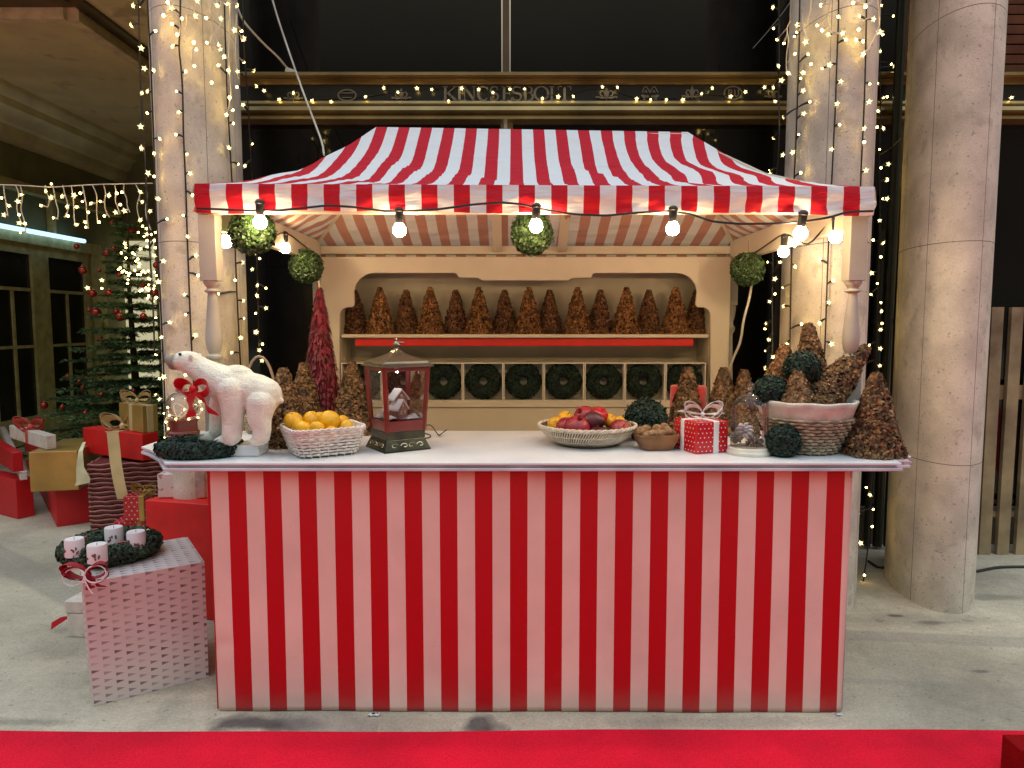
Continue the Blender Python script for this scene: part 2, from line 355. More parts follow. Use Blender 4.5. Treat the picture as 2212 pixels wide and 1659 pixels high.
# ------------------------------------------------------------------ shop front
FY = 4.8
sf = thing('shop_front', 'dark glass shop front with bronze mouldings and a lettered sign band behind the stall', 'shop front', (0, FY, 0))
def fbox(mb, x0, x1, y0, y1, z0, z1, m=0): mb.box(((x0+x1)/2, (y0+y1)/2, (z0+z1)/2), (x1-x0, y1-y0, z1-z0), m=m)
def zF(py, Y=FY): return YP(CX, py, Y).z
XL, XR = -2.15, 6.2
org = (0, FY, 0)
z_bt, z_bm2, z_sg1, z_sg0, z_md, z_bb = zF(155, 4.68), zF(172, 4.7), zF(183, 4.75), zF(222, 4.75), zF(233, 4.7), zF(258, 4.68)
# window panes
mull = [XL, YP(1093, 80, FY).x, 2.55, 4.4, XR]
for i in range(4):
    a = MB(); fbox(a, mull[i]+.03, mull[i+1]-.03, FY, FY+.02, z_bt, 5.4); a.build('window_pane', dark_glass, sf, org, False)
    a = MB(); fbox(a, mull[i]+.03, mull[i+1]-.03, FY, FY+.02, .25, z_bb); a.build('window_pane', dark_glass, sf, org, False)
for i in range(5):
    x = mull[i]
    a = MB(); fbox(a, x-.022, x+.022, FY-.03, FY+.03, z_bt, 5.4); a.build('mullion', M('mullion_bronze', (.10, .065, .03), .5, .3) if i == 0 else bpy.data.materials['mullion_bronze'], sf, org)
    a = MB(); fbox(a, x-.035, x-.014, FY-.03, FY+.03, .25, z_bb); fbox(a, x+.008, x+.045, FY-.04, FY+.03, .25, z_bb); a.build('mullion', bronze, sf, org)
# stacked mouldings: profile swept along X
def sweep(prof, x0, x1, name, mat, parent):
    a = MB(); n = len(prof)
    a.add([(x0, y, z) for y, z in prof]+[(x1, y, z) for y, z in prof], [(i, i+1, i+1+n, i+n) for i in range(n-1)]+[(n-1, 0, n, 2*n-1)] + [tuple(reversed(range(n))), tuple(range(n, 2*n))])
    return a.build(name, mat, parent, org)
h = z_bt-z_sg1
sweep([(FY, z_bt), (FY-.12, z_bt), (FY-.13, z_bt-.12*h), (FY-.13, z_bt-.4*h), (FY-.115, z_bt-.42*h), (FY-.115, z_bt-.47*h), (FY-.10, z_bt-.52*h), (FY-.105, z_bt-.7*h), (FY-.07, z_bt-.82*h), (FY-.06, z_sg1), (FY, z_sg1)], XL, XR, 'upper_moulding', bronze, sf)
h = z_sg0-z_bb
sweep([(FY, z_sg0), (FY-.09, z_sg0), (FY-.10, z_sg0-.15*h), (FY-.09, z_sg0-.24*h), (FY-.06, z_sg0-.26*h), (FY-.06, z_sg0-.32*h), (FY-.12, z_sg0-.34*h), (FY-.13, z_sg0-.55*h), (FY-.09, z_sg0-.68*h), (FY-.12, z_sg0-.85*h), (FY-.12, z_sg0-.97*h), (FY-.05, z_bb), (FY, z_bb)], XL, XR, 'lower_moulding', bronze, sf)
a = MB(); fbox(a, XL, XR, FY-.05, FY, z_sg0, z_sg1); band = a.build('sign_band', M('sign_black', (.010, .010, .011), .3), sf, org, False)
a = MB(); fbox(a, XL, XR, FY-.06, FY+.05, 0, .25); a.build('plinth', M('stone_plinth', (.16, .12, .085), .8, bump=.2), sf, org)
a = MB(); fbox(a, XL-.1, XL, FY-.02, FY+6.5, 0, 5.4); a.build('side_wall', olive, sf, org)
# letters drawn as flat metal strokes
lm = M('dull_metal_letter', (.24, .22, .16), .5, .1, var=.15)
SY = FY-.056
def stroke(mb, pts, w):
    """flat ribbon of half-width w (or list) in the plane of the sign; pts are (px,py) of the photo"""
    q = [YP(x, y, SY) for x, y in pts]; k = 1/F*SY
    for i in range(len(q)-1):
        a, b2 = q[i], q[i+1]; d = (b2-a)
        if d.length < 1e-6: continue
        d.normalize(); n = Vector((-d.z, 0, d.x)); w0 = (w[i] if isinstance(w, list) else w)*k; w1 = (w[i+1] if isinstance(w, list) else w)*k
        a2, b3 = a-d*.0006, b2+d*.0006
        c = [a2+n*w0, b3+n*w1, b3-n*w1, a2-n*w0]; t = Vector((0, -.004, 0))
        mb.add([x for x in c]+[x+t for x in c], [(0, 1, 2, 3), (7, 6, 5, 4), (0, 4, 5, 1), (1, 5, 6, 2), (2, 6, 7, 3), (3, 7, 4, 0)])
def arc(cx, cyy, rx, ry, a0, a1, n=10): return [(cx+rx*math.cos(math.radians(a0+(a1-a0)*i/n)), cyy-ry*math.sin(math.radians(a0+(a1-a0)*i/n))) for i in range(n+1)]
def letter(ch, x, w, y0=187.5, y1=217):
    mb = MB(); T, t = 2.5, .9; ym = (y0+y1)/2; hh = (y1-y0)/2
    def serif(cx, y, l=4.5): stroke(mb, [(cx-l, y), (cx+l, y)], .9)
    def stem(cx): stroke(mb, [(cx, y0), (cx, y1)], T); serif(cx, y0, 5.5); serif(cx, y1, 5.5)
    if ch == 'K': stem(x+5); stroke(mb, [(x+w-4, y0), (x+6, ym+2)], t); serif(x+w-4, y0, 5); stroke(mb, [(x+11, ym-1), (x+w-3, y1)], T); serif(x+w-3, y1, 5)
    if ch == 'I': stem(x+w/2)
    if ch == 'N': stroke(mb, [(x+4, y0), (x+4, y1)], t); serif(x+4, y1, 4.5); stroke(mb, [(x+3, y0), (x+w-4, y1)], T); stroke(mb, [(x+w-4, y0), (x+w-4, y1)], t); serif(x+w-4, y0, 4.5); serif(x+2, y0, 3)
    if ch == 'C': A = arc(x+w/2, ym, w/2-1, hh, 45, 315, 14); stroke(mb, A, [1.2 if i in (0, 1, 13, 14) else 1+1.8*math.sin(pi*i/14) for i in range(15)]); stroke(mb, [(x+w-3, y0), (x+w-3, y0+8)], t)
    if ch == 'E': stem(x+5); stroke(mb, [(x+5, y0), (x+w-2, y0), (x+w-2, y0+6)], t); stroke(mb, [(x+5, ym), (x+w-5, ym)], t); stroke(mb, [(x+w-5, ym-3), (x+w-5, ym+3)], t); stroke(mb, [(x+5, y1), (x+w-1, y1), (x+w-1, y1-6)], t)
    if ch == 'S': A = arc(x+w/2, y0+hh*.5, w/2-2, hh*.5, 30, 240, 8)+arc(x+w/2, y1-hh*.52, w/2-1.5, hh*.52, 60, -150, 8); stroke(mb, A, [.9]*3+[1.6]*3+[2.4]*6+[1.6]*3+[.9]*3); stroke(mb, [(x+w-3, y0), (x+w-3, y0+7)], t); stroke(mb, [(x+2, y1-7), (x+2, y1)], t)
    if ch == 'B': stem(x+5); stroke(mb, [(x+5, y0)]+arc(x+w*.5, y0+hh*.48, w*.36, hh*.48, 90, -90, 8)+[(x+5, y0+hh*.96)], [.9]*3+[1.4]+[2.2]*4+[1.4]+[.9]*2); stroke(mb, arc(x+w*.5, y1-hh*.52, w*.46, hh*.52, 90, -90, 8)+[(x+5, y1)], [.9]*2+[1.4]+[2.4]*4+[1.4]+[.9]*2)
    if ch == 'O': A = arc(x+w/2, ym, w/2, hh, 0, 360, 24); stroke(mb, A, [1+1.6*abs(math.cos(2*pi*i/24)) for i in range(25)])
    if ch == 'L': stem(x+5); stroke(mb, [(x+5, y1), (x+w-1, y1), (x+w-1, y1-8)], t)
    if ch == 'T': stem(x+w/2); stroke(mb, [(x, y0+7), (x, y0), (x+w, y0), (x+w, y0+7)], t)
    mb.build('letter', lm, band, org, False)
xs = [('K', 957, 33), ('I', 986, 12), ('N', 1001, 27), ('C', 1034, 24), ('S', 1059, 20), ('E', 1085, 20), ('S', 1107, 19), ('B', 1128, 22), ('O', 1154, 30), ('L', 1187, 21), ('T', 1206, 27)]
xs = [('K', 957, 31), ('I', 986, 13), ('N', 1000, 28), ('C', 1032, 24), ('S', 1058, 19), ('C', 0, 0), ('E', 1084, 22), ('S', 1106, 21), ('B', 1130, 22), ('O', 1155, 29), ('L', 1187, 19), ('T', 1206, 27)]
for ch, x, w in xs:
    if w: letter(ch, x, w)
def oval(cx, cyy, rx, ry, w=1.5, txt=None):
    mb = MB(); stroke(mb, arc(cx, cyy, rx, ry, 0, 360, 28), w)
    if txt == 'RU':
        stroke(mb, [(cx-9, cyy+8), (cx-9, cyy-7), (cx-3, cyy-6), (cx-2, cyy-2), (cx-8, cyy), (cx-1, cyy+8)], 1); stroke(mb, [(cx+4, cyy-7), (cx+4, cyy+5), (cx+8, cyy+8), (cx+12, cyy+5), (cx+12, cyy-7)], 1)
    elif txt: stroke(mb, [(cx-13, cyy-5), (cx+13, cyy-5)], .9); stroke(mb, [(cx-10, cyy+5), (cx+10, cyy+5)], .7)
    mb.build('oval_emblem', lm, band, org, False)
oval(750, 206, 19, 12, 1.4, 'lines'); oval(1583, 201, 19, 14, 1.4, 'RU')
def fleur(cx, cyy, s=1.0, top=True):
    mb = MB()
    if top: stroke(mb, [(cx, cyy-16*s), (cx, cyy-7*s), (cx, cyy+6*s)], [.4, 4.2*s, .8])
    for d in (-1, 1):
        stroke(mb, [(cx+d*2, cyy+5*s)]+[(cx+d*(9+5*math.cos(a))*s, cyy-(1+6*math.sin(a))*s) for a in [pi+1.0*k for k in range(0, -6, -1)]], 1.4*s)
        stroke(mb, [(cx, cyy+7*s), (cx+d*10*s, cyy+9*s), (cx+d*20*s, cyy+6*s), (cx+d*23*s, cyy+8*s)], [1.2, 1.8, 1.2, 2.2])
    stroke(mb, [(cx, cyy+5*s), (cx, cyy+13*s)], [1.8, .5])
    mb.build('fleur_emblem', lm, band, org, False)
fleur(634, 206, .9, False); fleur(867, 205, .9); fleur(1310, 203); fleur(1495, 201, .95); fleur(1670, 203, .8)
mb = MB(); cx, cyy = 1404, 198
stroke(mb, [(cx-17, cyy+2), (cx-12, cyy-10), (cx-7, cyy-10), (cx, cyy+2), (cx+6, cyy-10), (cx+11, cyy-10), (cx+17, cyy+2)], 1)
stroke(mb, [(cx-11, cyy+2), (cx-9.5, cyy-3), (cx-6, cyy+2)], .8); stroke(mb, [(cx+6, cyy+2), (cx+8.5, cyy-3), (cx+11, cyy+2)], .8)
for d in (-1, 1): stroke(mb, [(cx+d*3, cyy+10), (cx+d*10, cyy+12), (cx+d*19, cyy+8)], [1, 4.5, 1.2]); stroke(mb, [(cx+d*6, cyy+14), (cx+d*15, cyy+17)], [2.5, 1])
mb.build('crown_emblem', lm, band, org, False)
# roller shutter slats at the upper right
a = MB(); sh_m = M('brown_shutter', (.14, .06, .025), .6, var=.2)
for x0, x1 in ((2.52, 6.1),):
    for i in range(22): z = z_bt+.02+i*.062; a.box(((x0+x1)/2, FY-.03, z+.028), (x1-x0, .02, .05), rot=Matrix.Rotation(.35, 3, 'X'))
a.build('roller_shutter', sh_m, sf, org)
# ------------------------------------------------------------------ slat fence and pipes at the right
slat_m = M('weathered_slat', (.36, .27, .15), .75, var=.25, vs=5, bump=.2)
fn = thing('slat_fence', 'weathered vertical slat fence behind the bare right column', 'fence', (3.0, 4.55, 0))
for i in range(12):
    a = MB(); x = 2.955+(i-1)*.122; a.box((x, 4.53, .8), (.075, .03, 1.60+.01*math.sin(i*7)), rot=Matrix.Rotation(.004*math.sin(i*5), 3, 'Y')); a.build('slat', slat_m, fn, (3.0, 4.55, 0))
for z, hgt in ((1.06, .09), (.26, .035)):
    a = MB(); a.box((3.55, 4.565, z), (1.6, .03, hgt)); a.build('rail', slat_m, fn, (3.0, 4.55, 0))
pm = M('dark_pipe', (.03, .032, .018), .35, .3)
for k, (px, r, top) in enumerate(((1893, .022, 2.1), (1916, .03, 5.2), (1934, .014, 2.38))):
    q = YP(px, 700, 4.64); a = MB(); a.tube([(q.x, q.y, .02), (q.x, q.y, 1.2), (q.x+.01, q.y, top)], r, 12)
    for z in (.6, 1.5): a.tube([(q.x, q.y, z), (q.x, q.y, z+.03)], r+.006, 12)
    o = a.build('drain_pipe', pm, None, (q.x, q.y, 0)); tag(o, ['slim dark pipe right beside the light wrapped column, left of the thicker pipe', 'thick dark pipe between the two right columns', 'thinnest dark pipe against the left edge of the bare column'][k], 'pipe')
# ------------------------------------------------------------------ left arcade: ceiling, wall, doors
K = 4.22
org0 = (0, 0, 0)
a = MB(); fbox(a, -6.05, -2.0, 5.8, 12, K, K+.1); o = a.build('ceiling', ceil_m, None, org0, False); tag(o, kind='structure')
aw = thing('arcade_wall', 'dark olive arcade wall with cornice and glazed door at far left', 'wall', (-6.05, 9, 0))
ao = (-6.05, 9, 0)
a = MB(); fbox(a, -6.35, -6.05, 4.5, 12.2, 0, K); a.build('wall_panel', olive, aw, ao, False)
prof = [(0, K), (.36, K), (.36, K-.05), (.30, K-.12), (.27, K-.13), (.27, K-.22), (.20, K-.26), (.16, K-.36), (.10, K-.38), (.10, K-.48), (.04, K-.55), (0, K-.56)]
a = MB(); n = len(prof); a.add([(-6.05+x, 4.5, z-.003) for x, z in prof]+[(-6.05+x, 12, z-.003) for x, z in prof], [(i+n, i+1+n, i+1, i) for i in range(n-1)])
a.build('cornice', M('cornice_plaster', (.88, .84, .50), .45, .1, var=.15, vs=2), aw, ao)
# ceiling frame mouldings
cf = M('ceiling_frame_paint', (.75, .62, .36), .6, var=.15)
cb = thing('ceiling_frame', 'moulded L shaped frame on the ceiling at upper left', 'moulding', (-3.8, 6.4, K))
def frame_run(p0, p1, w, h, mt, nm, dz=0):
    a = MB(); a.bar((p0[0], p0[1], K-h/2-dz), (p1[0], p1[1], K-h/2-dz), w, h); a.build(nm, mt, cb, (-3.8, 6.4, K))
frame_run((-3.78, 6.36), (-3.78, 12), .10, .12, cf, 'frame_rail', .002); frame_run((-3.93, 6.52), (-3.93, 12), .09, .05, ceil_m, 'frame_rail', .002)
frame_run((-6.0, 6.36), (-3.831, 6.36), .10, .119, cf, 'frame_rail', .003); frame_run((-6.0, 6.51), (-3.976, 6.51), .09, .049, ceil_m, 'frame_rail', .003)
frame_run((-3.66, 6.2), (-3.66, 12), .13, .03, bronze_dk, 'frame_rail', .002)
frame_run((-6.0, 6.22), (-3.73, 6.22), .16, .03, bronze_dk, 'frame_rail', .003)
WX = -6.05
def L3(px, py, d=0.): return XP(px, py, WX+d)
def wallbox(mb, x0, x1, y0, y1, d0, d1):
    """box on the left wall between photo columns x0..x1 and rows at x0 (y0 top, y1 bottom)"""
    A = L3(x0, y0); B = L3(x1, y0); z1 = A.z; z0 = L3(x0, y1).z if y1 else 0.02
    fbox(mb, WX+d0, WX+d1, A.y, B.y, z0, z1)
zt = L3(0, 497).z
gd_m = M('dim_door_glass', (.022, .024, .02), .08, spec=.5, var=.5, vs=1.5)
dr = None
# two door leaves and the frame around them
for (x0, x1, nm) in ((-60, 71, 'door_leaf'), (71, 182, 'door_leaf')):
    A = L3(x0 if x0 > -1000 else 0, 522); B = L3(x1, 522); y0, y1 = A.y, B.y; zz = L3(71, 525).z
    a = MB(); w = .16
    fbox(a, WX+.02, WX+.08, y0, y0+w, .02, zz); fbox(a, WX+.02, WX+.08, y1-w, y1, .02, zz)
    fbox(a, WX+.02, WX+.078, y0+w, y1-w, zz-.16, zz); fbox(a, WX+.02, WX+.078, y0+w, y1-w, .02, .35)
    d = a.build(nm, olive_fr, aw, ao)
    a = MB(); fbox(a, WX+.03, WX+.045, y0+w, y1-w, .35, zz-.16); a.build('door_glass', gd_m, d, ao, False)
    a = MB(); fbox(a, WX+.045, WX+.07, y0+w, y1-w, 1.9, 1.94); fbox(a, WX+.045, WX+.065, (y0+y1)/2-.02, (y0+y1)/2+.02, .35, 1.9); fbox(a, WX+.046, WX+.068, y0+w, y1-w, 1.2, 1.235); a.build('glazing_bar', olive_fr, d, ao)
A, B = L3(71, 520), L3(182, 520)
a = MB(); fbox(a, WX+.01, WX+.12, 6.5, B.y+.2, zt-.12, zt+.02); fbox(a, WX+.01, WX+.10, B.y, B.y+.32, .02, zt-.12); fbox(a, WX+.012, WX+.16, 6.5, 10.9, zt+.5, zt+.6); fbox(a, WX+.012, WX+.10, L3(100, 500).y, L3(106, 500).y, zt+.02, zt+.5)
a.build('door_frame', olive_fr, aw, ao)
a = MB(); q0, q1 = L3(-40, 480, .2), L3(182, 521, .2); a.tube([q0, q1], .028, 10); o = a.build('tube_lamp', tube_m, None, (WX, 8, 0)); tag(o, 'cold bluish white tube lamp above the doors at far left', 'lamp')
# back wall of the arcade
a = MB(); fbox(a, -6.05, -2.2, 11.2, 11.4, 0, K-.002); o = a.build('rear_wall', olive, None, (-4, 11.2, 0), False); tag(o, 'dim olive rear wall of the arcade behind the fir tree', 'wall')
o['category'] = 'wall'
rw = o
def wz(px, py, Y=11.15): return YP(px, py, Y)
lit = M('lit_curtain', (.40, .38, .24), .7, var=.3, vs=3); lit.node_tree.nodes['Principled BSDF'].inputs['Emission Color'].default_value = (1, .92, .55, 1); lit.node_tree.nodes['Principled BSDF'].inputs['Emission Strength'].default_value = .42
a = MB(); A, B = wz(245, 520), wz(345, 900); fbox(a, A.x, B.x, 11.17, 11.2, B.z, A.z); c = a.build('window_pane', lit, rw, (-4, 11.2, 0), False)
a = MB(); A, B = wz(232, 515), wz(247, 930); fbox(a, A.x, B.x, 11.12, 11.199, .02, A.z); a.build('window_frame', olive_fr, rw, (-4, 11.2, 0))
# black poster stand with two notices
q0, q1 = YP(178, 580, 10.4), YP(233, 880, 10.4)
ps = thing('notice_board', 'black notice board with a green and a yellow sheet beside the fir tree', 'notice board', ((q0.x+q1.x)/2, 10.4, 0)); po = ((q0.x+q1.x)/2, 10.4, 0)
a = MB(); fbox(a, q0.x, q1.x, 10.4, 10.46, .02, q0.z); a.build('board', M('black_board', (.006, .006, .007), .5), ps, po, False)
def sheet(x0, y0, x1, y1, mt, nm, d=.0):
    A, B = YP(x0, y0, 10.39-d), YP(x1, y1, 10.39-d); a = MB(); fbox(a, A.x, B.x, 10.388-d, 10.396-d, B.z, A.z); return a.build(nm, mt, ps, po, False)
s1 = sheet(178, 547, 216, 576, M('green_sheet', (.03, .30, .12), .6), 'green_sheet'); s2 = sheet(180, 577, 216, 592, M('grey_sheet', (.35, .38, .45), .6), 'grey_sheet')
s3 = sheet(193, 696, 228, 718, M('yellow_sheet', (.55, .48, .02), .6), 'yellow_sheet')
a = MB(); c = YP(193, 558, 10.37); a.tube([c, c+Vector((0, .01, 0))], .025, 12); fbox(a, c.x-.11, c.x+.12, 10.375, 10.38, c.z-.085, c.z-.07); a.build('pictogram', M('white_mark', (.7, .75, .7), .6), s1, po)
a = MB(); c = YP(209, 702, 10.37); a.add([c+Vector((-.03, 0, -.02)), c+Vector((.03, 0, -.02)), c+Vector((0, 0, .03))], [(0, 1, 2)]); fbox(a, c.x-.08, c.x+.08, 10.375, 10.38, c.z-.06, c.z-.05); a.build('pictogram', black_rub, s3, po)
# ------------------------------------------------------------------ market stall
PXL, PXR, PF, PB = -1.207, 1.373, 2.87, 4.50       # posts
st = thing('market_stall', 'wooden market stall with red and white striped canopy and striped counter front', 'market stall', (.083, 3.4, 0)); so = (.083, 3.4, 0)
# canopy
CXL, CXR, CYF, CYB, ZH = -1.24, 1.416, 2.835, 4.54, 2.045
RY = 3.67; RL, RR, RZL, RZR = -.683, .885, 2.487, 2.462
def canopy_mat():
    m = bpy.data.materials.new('striped_canopy_fabric'); m.use_nodes = True; t = m.node_tree; t.nodes.clear(); N = t.nodes.new; L = t.links
    o = N('ShaderNodeOutputMaterial'); uv = N('ShaderNodeUVMap'); s = N('ShaderNodeSeparateXYZ'); L.new(uv.outputs[0], s.inputs[0])
    fr = N('ShaderNodeMath'); fr.operation = 'FRACT'; hf = N('ShaderNodeMath'); hf.operation = 'MULTIPLY'; hf.inputs[1].default_value = .5
    L.new(s.outputs[0], hf.inputs[0]); L.new(hf.outputs[0], fr.inputs[0])
    lt = N('ShaderNodeMath'); lt.operation = 'LESS_THAN'; lt.inputs[1].default_value = .5; L.new(fr.outputs[0], lt.inputs[0])
    def mix(a, b, fac, t='RGBA'):
        x = N('ShaderNodeMix'); x.data_type = 'RGBA'; L.new(fac, x.inputs[0]); x.inputs[6].default_value = (*a, 1); x.inputs[7].default_value = (*b, 1); return x.outputs[2]
    front = mix((.80, .80, .81), (.56, .008, .022), lt.outputs[0]); back = mix((.84, .79, .68), (.62, .30, .20), lt.outputs[0])
    g = N('ShaderNodeNewGeometry'); x = N('ShaderNodeMix'); x.data_type = 'RGBA'; L.new(g.outputs['Backfacing'], x.inputs[0]); L.new(front, x.inputs[6]); L.new(back, x.inputs[7])
    tc_ = N('ShaderNodeTexCoord'); nz = N('ShaderNodeTexNoise'); nz.inputs['Scale'].default_value = 3.2; nz.inputs['Detail'].default_value = 6
    mp = N('ShaderNodeMapping'); mp.inputs['Scale'].default_value = (1, 2.5, 5); L.new(tc_.outputs['Object'], mp.inputs[0]); L.new(mp.outputs[0], nz.inputs['Vector'])
    bp = N('ShaderNodeBump'); bp.inputs['Strength'].default_value = .9; bp.inputs['Distance'].default_value = .035; L.new(nz.outputs[0], bp.inputs['Height'])
    d = N('ShaderNodeBsdfPrincipled'); d.inputs['Roughness'].default_value = .75; d.inputs['Specular IOR Level'].default_value = .3; L.new(x.outputs[2], d.inputs['Base Color']); L.new(bp.outputs[0], d.inputs['Normal'])
    tr = N('ShaderNodeBsdfTranslucent'); L.new(x.outputs[2], tr.inputs[0])
    mx = N('ShaderNodeMixShader'); mx.inputs[0].default_value = .16; L.new(d.outputs[0], mx.inputs[1]); L.new(tr.outputs[0], mx.inputs[2]); L.new(mx.outputs[0], o.inputs[0]); return m
cm = canopy_mat(); SWH = .0635
def ust(x): return (x-CXL)/SWH + .06            # stripe coordinate along the hem: red first
fold = lambda x, t: .014*math.sin(x*9+t*5)*math.sin(pi*t)+.008*math.sin(x*23-t*9)*math.sin(pi*t)+.004*math.sin(x*41+t*21)*math.sin(pi*t)
def slope(A0, A1, B0, B1, ufun, nu=90, nv=22, sag=.075, nm='canopy_slope', inv=False):
    A0, A1, B0, B1 = map(Vector, (A0, A1, B0, B1)); vs = []; uv = []; fs = []
    for j in range(nv+1):
        t = j/nv
        for i in range(nu+1):
            s_ = i/nu; h_ = A0.lerp(A1, s_); r_ = B0.lerp(B1, s_); q = h_.lerp(r_, t)
            edge = 1-.35*math.sin(pi*s_)
            q = q+Vector((0, 0, -sag*math.sin(pi*t)*(.85+.15*edge)+fold(q.x+q.y, t)*(.3+.7*math.sin(pi*s_))))
            vs.append(q); uv.append((ufun(s_, t, q), t))
    for j in range(nv):
        for i in range(nu):
            k = j*(nu+1)+i; f = (k, k+1, k+nu+2, k+nu+1); fs.append(tuple(reversed(f)) if inv else f)
    mb = MB(); mb.add(vs, fs); return mb, uv
canopy = None
ZHB = YP(CX, 531, 4.47).z+.006
def zig(t, x):
    k = max(0, x-.35)*.6
    return k*(.35*abs(((t*3.3) % 1)-.5)+.25*math.sin(t*11))
def u_front(s_, t, q):
    # stripes fan outwards a little towards the hem, with creases at the right end
    tt = (1-t)**2.2
    xr = q.x; c = .10
    base = c+(xr-c)*(1-(.175 if xr < c else .13)*tt*min(1, abs(xr-c)/.6))
    wd = .0563+(.0635-.0563)*0
    u = (base-(-.683))/wd + 0.0
    return u + (zig(t, xr)/.06)*.32
mb, uv = slope((CXL, CYF, ZH), (CXR, CYF, ZH-.012), (RL, RY, RZL), (RR, RY, RZR), u_front)
canopy = mb.build('canopy', cm, st, so, uv=uv, ang=0)
mb, uv = slope((CXL, CYB, ZHB), (CXR, CYB, ZHB), (RL, RY, RZL), (RR, RY, RZR), lambda s_, t, q: (q.x+.683)/.06, inv=True)
mb.build('canopy_slope', cm, canopy, so, uv=uv, ang=0)
mb, uv = slope((CXL, CYF, ZH), (CXL, CYB, ZHB), (RL, RY, RZL), (RL, RY, RZL), lambda s_, t, q: (q.y-CYF)/SWH+.4, 60, inv=True)
mb.build('canopy_slope', cm, canopy, so, uv=uv, ang=0)
mb, uv = slope((CXR, CYF, ZH-.012), (CXR, CYB, ZHB), (RR, RY, RZR), (RR, RY, RZR), lambda s_, t, q: (q.y-CYF)/SWH+.4, 60)
mb.build('canopy_slope', cm, canopy, so, uv=uv, ang=0)
# valance on four sides with slightly uneven lower hem
def valance(p0, p1, n, ufun, out, nm='valance', hgt=.105):
    p0, p1 = Vector(p0), Vector(p1); vs = []; uv = []; fs = []; rows = 8; L_ = (p1-p0).length
    for j in range(rows+1):
        t = j/rows
        for i in range(n+1):
            s_ = i/n; q = p0.lerp(p1, s_); x = s_*L_
            wob = .006*math.sin(x*5+1)+.004*math.sin(x*13)
            q = q+Vector(out)*(.004+.010*math.sin(pi*min(1, t*1.4))*.6+(.008*math.sin(x*9+t*4)+.005*math.sin(x*31-t*7)+.003*math.sin(x*57+t*12))*t)+Vector((0, 0, -t*(hgt+wob)))
            vs.append(q); uv.append((ufun(q), t))
    for j in range(rows):
        for i in range(n): k = j*(n+1)+i; fs.append((k+n+1, k+n+2, k+1, k))
    mb = MB(); mb.add(vs, fs); return mb.build(nm, cm, canopy, so, uv=uv, ang=0)
valance((CXL, CYF, ZH+.001), (CXR, CYF, ZH-.011), 200, lambda q: ust(q.x), (0, -1, 0))
valance((CXR, CYF, ZH-.011), (CXR, CYB, ZHB), 120, lambda q: (q.y-CYF)/SWH+1, (1, 0, 0))
valance((CXL, CYB, ZHB), (CXL, CYF, ZH), 120, lambda q: (q.y-CYF)/SWH, (-1, 0, 0))
valance((CXR, CYB, ZHB), (CXL, CYB, ZHB), 160, lambda q: ust(q.x), (0, 1, 0))
# beams and rafters
ZBM = 1.955
def part_box(nm, mt, x0, x1, y0, y1, z0, z1, par=st, o_=so):
    a = MB(); fbox(a, x0, x1, y0, y1, z0, z1); return bevel(a.build(nm, mt, par, o_), .003, 1)
part_box('front_beam', cream, PXL-.03, PXR+.035, PF-.025, PF+.01, ZBM-.022, ZBM+.06)
part_box('rear_beam', cream, PXL-.03, PXR+.035, PB-.03, PB, YP(CX, 549, 4.47).z, YP(CX, 531, 4.47).z)
for x in (PXL, PXR): part_box('side_beam', cream, x-.018, x+.018, PF+.012, PB-.032, ZBM-.075, ZBM+.055)
part_box('ridge_beam', cream, RL, RR, RY-.02, RY+.02, RZL-.085, RZL-.035)
for x, x2 in ((-.09, -.085), (.31, .30)):
    a = MB(); a.bar((x, PB-.045, 1.95), (x2, RY+.03, 2.39), .055, .02); a.build('rafter', cream, st, so)
for c_, r_ in (((PXL, PB-.05, 2.0), (RL, RY, 2.42)), ((PXR, PB-.05, 2.0), (RR, RY, 2.42)), ((PXL, PF, 2.0), (RL, RY, 2.42)), ((PXR, PF, 2.0), (RR, RY, 2.42))):
    a = MB(); c_, r_ = Vector(c_), Vector(r_); mid = (c_+r_)/2+Vector((0, 0, -.045)); a.bar(c_, mid, .02, .03); a.bar(mid, r_, .02, .03); a.build('hip_rafter', cream, st, so)
# turned posts
post_m = M('post_paint', (.46, .44, .37), .5, var=.08, vs=6, bump=.08)
def post(x, y, z0, z1, r=.032, w=.068):
    """square block, turned shaft with rings, square block"""
    a = MB(); H = z1-z0
    a.box((x, y, z1-.13), (w, w, .26)); a.box((x, y, z0+.17), (w, w, .34))
    zt_, zb_ = z1-.26, z0+.34
    L_ = zt_-zb_
    pr = [(.9, 0), (1.05, .02), (1.05, .035), (.62, .05), (.62, .075), (.95, .095), (1.0, .115), (.95, .135), (.6, .15), (.85, .2), (1.02, .30), (.98, .40), (.78, .60), (.62, .78), (.55, .84), (.55, .86), (.88, .875), (.95, .89), (.62, .905), (.6, .92), (.85, .945), (1.0, .975), (1.03, 1.0)]
    a.lathe([(r*q*1.02, zb_+L_*t) for q, t in pr], 20, (x, y, 0))
    return bevel(a.build('post', post_m, st, so, ang=30), .002, 1)
post(PXL, PF+.012, CT+.002, ZBM-.024); post(PXR, PF+.012, CT+.002, ZBM-.024); post(PXL, PB-.012, .0, ZBM-.08); post(PXR, PB-.012, .0, ZBM-.08)
